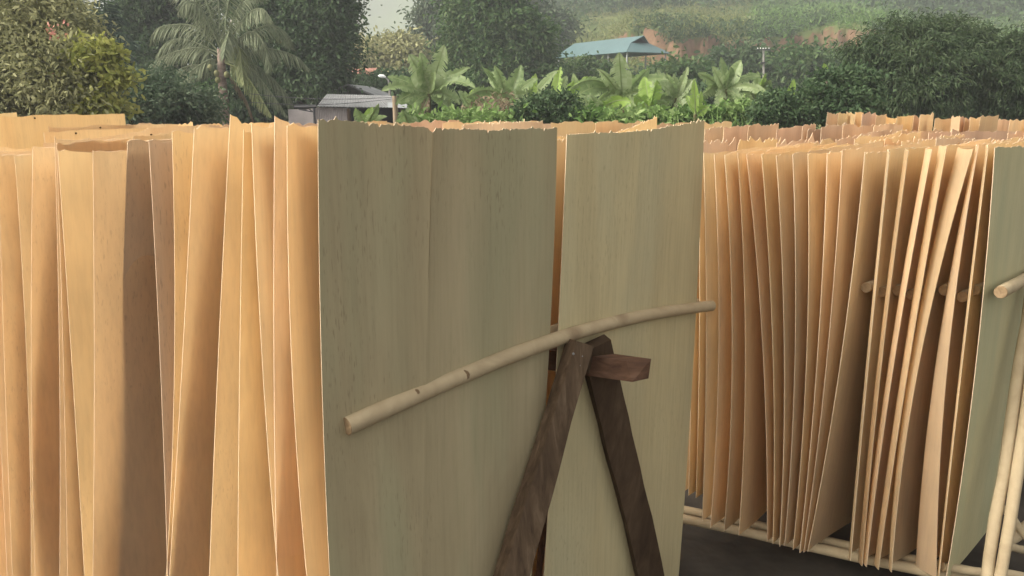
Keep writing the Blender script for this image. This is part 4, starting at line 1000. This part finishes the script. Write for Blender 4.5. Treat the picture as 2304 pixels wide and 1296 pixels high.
# dark scrub on and under the bank
P, px, py = scatter_hill(7600, lambda a, b, x, y: (a > 1430) & (a < 2080) & (b > 50 + 12 * np.sin(a / 60.)) & (b < 235) & (y > 50) & (y < 105) & ~((a < 1590) & (b > 100) & (b < 168)) & ~((a > 1735) & (a < 1790) & (b > 118) & (b < 160)) & (nz2(x, y, .35) > -.35 - .5 * (y < 84)), 50, 105)
cover('hillside_scrub', P, 34, .42, .55, .34, .16, L['dark'], 'dark scrub and creepers over the cut bank', 'scrub')
P, px, py = scatter_hill(900, lambda a, b, x, y: (a > 1200) & (a < 1480) & (b > 130) & (b < 240) & (y < 76), 46, 76)
cover('hillside_scrub', P, 26, .4, .5, .32, .15, L['mid'], 'mixed low scrub below the shelter', 'scrub')
# shrubs dotted on the slope
P, px, py = scatter_hill(420, lambda a, b, x, y: (a > 1250) & (a < 2400) & (b < 110) & (y > 95) & (nz2(x, y, .07) > .1), 95, 190)
cover('hillside_scrub', P, 45, .9, 1.1, .6, .28, L['mid'], 'scattered bushes dotted over the open slope', 'scrub')
# woods along the top
P, px, py = scatter_hill(1500, lambda a, b, x, y: (y > 128) & (a > 1150) & ((b < 42) & (a < 1600) | (b < 18) & (a < 1990) | (a > 1960) & (b < 95 )), 125, 330)
cover('far_woods', P, 42, 1.7, 3.2, 1.15, .55, L['dark'], 'hazy woods along the top of the slope', 'woods')
P, px, py = scatter_hill(900, lambda a, b, x, y: (a > 200) & (a < 1200), 90, 400, -.6, .05)
cover('far_woods', P, 30, 1.8, 2.2, 1.2, .55, L['grey'], 'low hazy woods far behind the valley trees', 'woods')

# ------------------------------------------------------------------ pavilion on the slope
N0 = Vector((9.42, 68.0, 0)); ua = Vector((-5.5, 10.0, 0)).normalized(); wa = Vector((4.0, 2.0, 0)).normalized()
pv = empty('open_shelter', (N0.x, N0.y, 0)); tag(pv, 'open shelter with a long green sheet roof on the hillside', 'shelter')
def pvp(u, w_, z): return ua * u + wa * w_ + Vector((0, 0, z))
EL, EW, EZ, RZ_ = 11.4, 4.5, 5.60, 7.0
m = MB()
ga = 1.3; gz = EZ + (RZ_ - EZ) * .60; f_ = .60
m.quad(pvp(0, 0, EZ), pvp(EL, 0, EZ), pvp(EL, EW / 2, RZ_), pvp(ga, EW / 2 * f_, gz))
m.poly([pvp(ga, EW / 2 * f_, gz), pvp(EL, EW / 2, RZ_), pvp(ga - .5, EW / 2, RZ_)])
m.quad(pvp(EL, EW, EZ), pvp(0, EW, EZ), pvp(ga, EW - EW / 2 * f_, gz), pvp(EL, EW / 2, RZ_))
m.poly([pvp(ga, EW - EW / 2 * f_, gz), pvp(ga - .5, EW / 2, RZ_), pvp(EL, EW / 2, RZ_)])
m.quad(pvp(0, EW, EZ), pvp(0, 0, EZ), pvp(ga, EW / 2 * f_, gz), pvp(ga, EW - EW / 2 * f_, gz))
ro = m.build('roof', M['roofgreen'], pv); md = ro.modifiers.new('s', 'SOLIDIFY'); md.thickness = .06
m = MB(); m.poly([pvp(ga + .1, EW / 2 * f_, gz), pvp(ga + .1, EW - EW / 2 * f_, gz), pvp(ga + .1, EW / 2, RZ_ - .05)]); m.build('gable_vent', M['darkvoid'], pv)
for u in (.35, 3.0, 5.7, 8.4, 11.0):
    for w_ in (.3, EW - .3):
        gp = N0 + pvp(u, w_, 0); gzz = float(hill_h(gp.x, gp.y)); mm = MB()
        mm.tube([pvp(u, w_, gzz - .3), pvp(u, w_, EZ + .1)], .065, 8); mm.build('post', M['tinpale'], pv)
# ------------------------------------------------------------------ sheds
sh = empty('tin_shed', tuple(at(800, 300, 30))[:2] + (0,)); tag(sh, 'low shed with a weathered corrugated roof and a dark open front', 'shed')
so_ = Vector(sh.location)
def Pt(px, py, Y): return at(px, py, Y) - so_
m = MB(); nr = 60
for i in range(nr):           # corrugated lean-to roof
    t0, t1 = i / nr, (i + 1) / nr
    z0, z1 = (.02 if i % 2 else 0), (.02 if (i + 1) % 2 else 0)
    a0, a1 = Pt(712, 240, 29).lerp(Pt(925, 243, 29), t0), Pt(712, 240, 29).lerp(Pt(925, 243, 29), t1)
    b0, b1 = Pt(735, 212, 33).lerp(Pt(885, 216, 33), t0), Pt(735, 212, 33).lerp(Pt(885, 216, 33), t1)
    m.quad(a0 + Vector((0, 0, z0)), a1 + Vector((0, 0, z1)), b1 + Vector((0, 0, z1)), b0 + Vector((0, 0, z0)))
m.build('roof', M['tin'], sh)
m = MB(); m.quad(Pt(872, 241.5, 28.9), Pt(925, 243.5, 28.9), Pt(912, 232, 30), Pt(872, 230, 30)); m.build('roof_sheet', M['tinpale'], sh)
m = MB(); a, b = Pt(700, 241, 29.2), Pt(782, 242, 29.2)
for i in range(40):
    p, q = a.lerp(b, i / 40), a.lerp(b, (i + 1) / 40); o0, o1 = Vector((0, .03 * (i % 2), 0)), Vector((0, .03 * ((i + 1) % 2), 0))
    m.quad(Vector((p.x, p.y, 0)) + o0, Vector((q.x, q.y, 0)) + o1, q + o1, p + o0)
m.build('wall', M['clad'], sh)
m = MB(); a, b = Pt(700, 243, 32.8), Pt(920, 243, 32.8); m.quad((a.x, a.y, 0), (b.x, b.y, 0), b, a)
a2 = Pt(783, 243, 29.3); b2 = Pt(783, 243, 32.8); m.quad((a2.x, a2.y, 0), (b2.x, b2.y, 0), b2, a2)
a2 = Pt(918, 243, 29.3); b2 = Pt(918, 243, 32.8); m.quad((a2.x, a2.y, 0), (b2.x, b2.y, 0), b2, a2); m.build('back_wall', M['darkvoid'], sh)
for x_ in (785, 905):
    m = MB(); p = Pt(x_, 244, 29.1); m.tube([Vector((p.x, p.y, 0)), p], .07, 8); m.build('post', M['old'], sh)
gb = empty('gabled_shed', tuple(at(790, 300, 36))[:2] + (0,)); tag(gb, 'grey-green boarded gable end rising behind the corrugated shed roof', 'shed'); so_ = Vector(gb.location)
m = MB(); pts = [Pt(715, 222, 35.5), Pt(715, 214, 35.5), Pt(782, 191, 35.5), Pt(838, 212, 35.5), Pt(838, 222, 35.5)]
pts[0].z = 0; pts[-1].z = 0; m.poly(pts); m.build('gable_wall', M['boards'], gb)
m = MB()
for k in range(7):
    y = 196 + k * 3.2; hw = min(56, (y - 191) * 2.6); a, b = Pt(782 - hw, y, 35.46), Pt(782 + hw * .95, y, 35.46); m.quad(a, b, b + Vector((0, 0, .012)), a + Vector((0, 0, .012)))
m.build('board_joint', M['darkmetal'], gb)
m = MB()
for (x0, y0, x1, y1) in ((706, 218, 782, 189), (782, 189, 850, 216)):
    a, b = Pt(x0, y0, 35.2), Pt(x1, y1, 35.2); bk = Vector((0, 6, 0)); m.quad(a, b, b + bk, a + bk); m.quad(a, b, b - Vector((0, 0, .07)), a - Vector((0, 0, .07)))
m.build('roof', M['tin'], gb)
# roof frame with truss to the left
tf = empty('roof_truss', tuple(at(690, 300, 27))[:2] + (0,)); tag(tf, 'dark steel roof truss stub on a thin post beside the shed', 'truss'); so_ = Vector(tf.location)
m = MB(); m.tube([Pt(662, 241, 27), Pt(712, 240, 27)], .05, 6); m.tube([Pt(672, 246, 27), Pt(704, 252, 27)], .02, 5); m.tube([Pt(690, 241, 27), Pt(704, 252, 27)], .02, 5); m.tube([Pt(664, 243, 27), Pt(690, 248, 27)], .02, 5); m.build('beam', M['darkmetal'], tf)
m = MB(); p = Pt(706, 240, 27); m.tube([Vector((p.x, p.y, 0)), p], .04, 6); m.build('post', M['darkmetal'], tf)
m = MB(); a, b = Pt(648, 246, 28), Pt(708, 246, 28); m.quad((a.x, a.y, 0), (b.x, b.y, 0), b, a); m.build('wall_panel', M['clad'], tf)
# post and wires
m = MB(); p = at(888, 216, 24); m.tube([Vector((p.x, p.y, -.05)), Vector((p.x + .01, p.y, .8)), p], [.085, .08, .075], 10); o = m.build('wooden_post', M['post']); tag(o, 'plain wooden post carrying wires beside the tallest banana plant', 'post')
for k, (ya, yb, sg) in enumerate(((211, 219, .1), (230, 222, .12))):
    m = MB(); a, b = at(560, ya, 24.3), at(888, yb, 24); pts = [a.lerp(b, i / 16) - Vector((0, 0, sg * math.sin(math.pi * i / 16))) for i in range(17)]
    m.tube(pts, .009, 5); o = m.build('overhead_wire', M['darkmetal']); tag(o, ('upper' if k == 0 else 'lower') + ' thin wire strung past the shed roof to the wooden post', 'wire', 'wires to the wooden post')
# street lamp
lp = empty('street_lamp', tuple(at(880, 300, 33))[:2] + (0,)); tag(lp, 'street lamp with a white head peeking over the banana leaves', 'street lamp'); so_ = Vector(lp.location)
m = MB(); p = Pt(880, 200, 33); m.tube([Vector((0, 0, 0)), Vector((0, 0, p.z)), Pt(874, 180, 33), Pt(866, 174, 33)], [.05, .045, .035, .03], 8); m.build('pole', M['concrete'], lp)
m = MB(); m.tube([Pt(868, 174, 33), Pt(862, 171.5, 33), Pt(854, 171, 33), Pt(851, 171, 33)], [.03, .075, .06, .02], 8); m.build('lamp_head', M['white'], lp)
# red roofs
for i, (x0, x1, y0, y1, lb) in enumerate(((778, 808, 166, 154, 'smaller patch of red tiled roof beside the dark round tree'), (822, 848, 167, 153, 'patch of red tiled roof under the yellowish-topped tree'))):
    hs_ = empty('red_roofed_house', tuple(at((x0 + x1) / 2, 300, 50))[:2] + (0,)); tag(hs_, lb, 'house'); so_ = Vector(hs_.location)
    a, b, c, d = Pt(x0, y0, 50), Pt(x1, y0, 50), Pt(x1, y1, 53), Pt(x0, y1, 53)
    m = MB(); m.quad(a, b, c, d); e, f2_ = a + Vector((0, 6, 0)), b + Vector((0, 6, 0)); m.quad(d, c, f2_, e); m.build('roof', M['tile'], hs_)
    m = MB(); m.box((0, 3, (a.z) / 2 - .05), (b - a).length * .9, 5, a.z - .1); m.build('wall', M['clad'], hs_)
# utility pole
up_ = at(1716, 300, 58); gz_ = float(hill_h(up_.x, up_.y)); ut = empty('utility_pole', (up_.x, up_.y, 0)); tag(ut, 'grey concrete utility pole with a crossarm of insulators on the slope', 'utility pole'); so_ = Vector(ut.location)
m = MB(); t_ = Pt(1718, 108, 58); m.tube([Vector((0, 0, gz_ - .3)), t_], [.12, .07], 8); m.build('pole', M['concrete'], ut)
m = MB(); m.box(tuple(Pt(1718, 112, 57.85)), 1.0, .07, .07); m.build('crossarm', M['darkmetal'], ut)
for x_ in (1705, 1711, 1717, 1723, 1730):
    m = MB(); p = Pt(x_, 110, 57.85); m.tube([p, p + Vector((0, 0, .04)), p + Vector((0, 0, .09))], [.02, .035, .02], 6); m.build('insulator', M['white'], ut)
m = MB(); m.box(tuple(Pt(1717, 141, 57.85)), .3, .2, .1); m.build('bracket', M['darkmetal'], ut)

# ------------------------------------------------------------------ haze
hz = MB(); hz.box((0, 315, 66.5), 1460, 790, 135)
hm = bpy.data.materials.new('haze_air'); hm.use_nodes = True; n_ = hm.node_tree; n_.nodes.clear()
pvn = n_.nodes.new('ShaderNodeVolumePrincipled'); pvn.inputs['Color'].default_value = (.76, .79, .84, 1); pvn.inputs['Density'].default_value = .0018; pvn.inputs['Anisotropy'].default_value = .2
oo = n_.nodes.new('ShaderNodeOutputMaterial'); n_.links.new(pvn.outputs[0], oo.inputs['Volume'])
ho = hz.build('haze', hm); ho['kind'] = 'stuff'
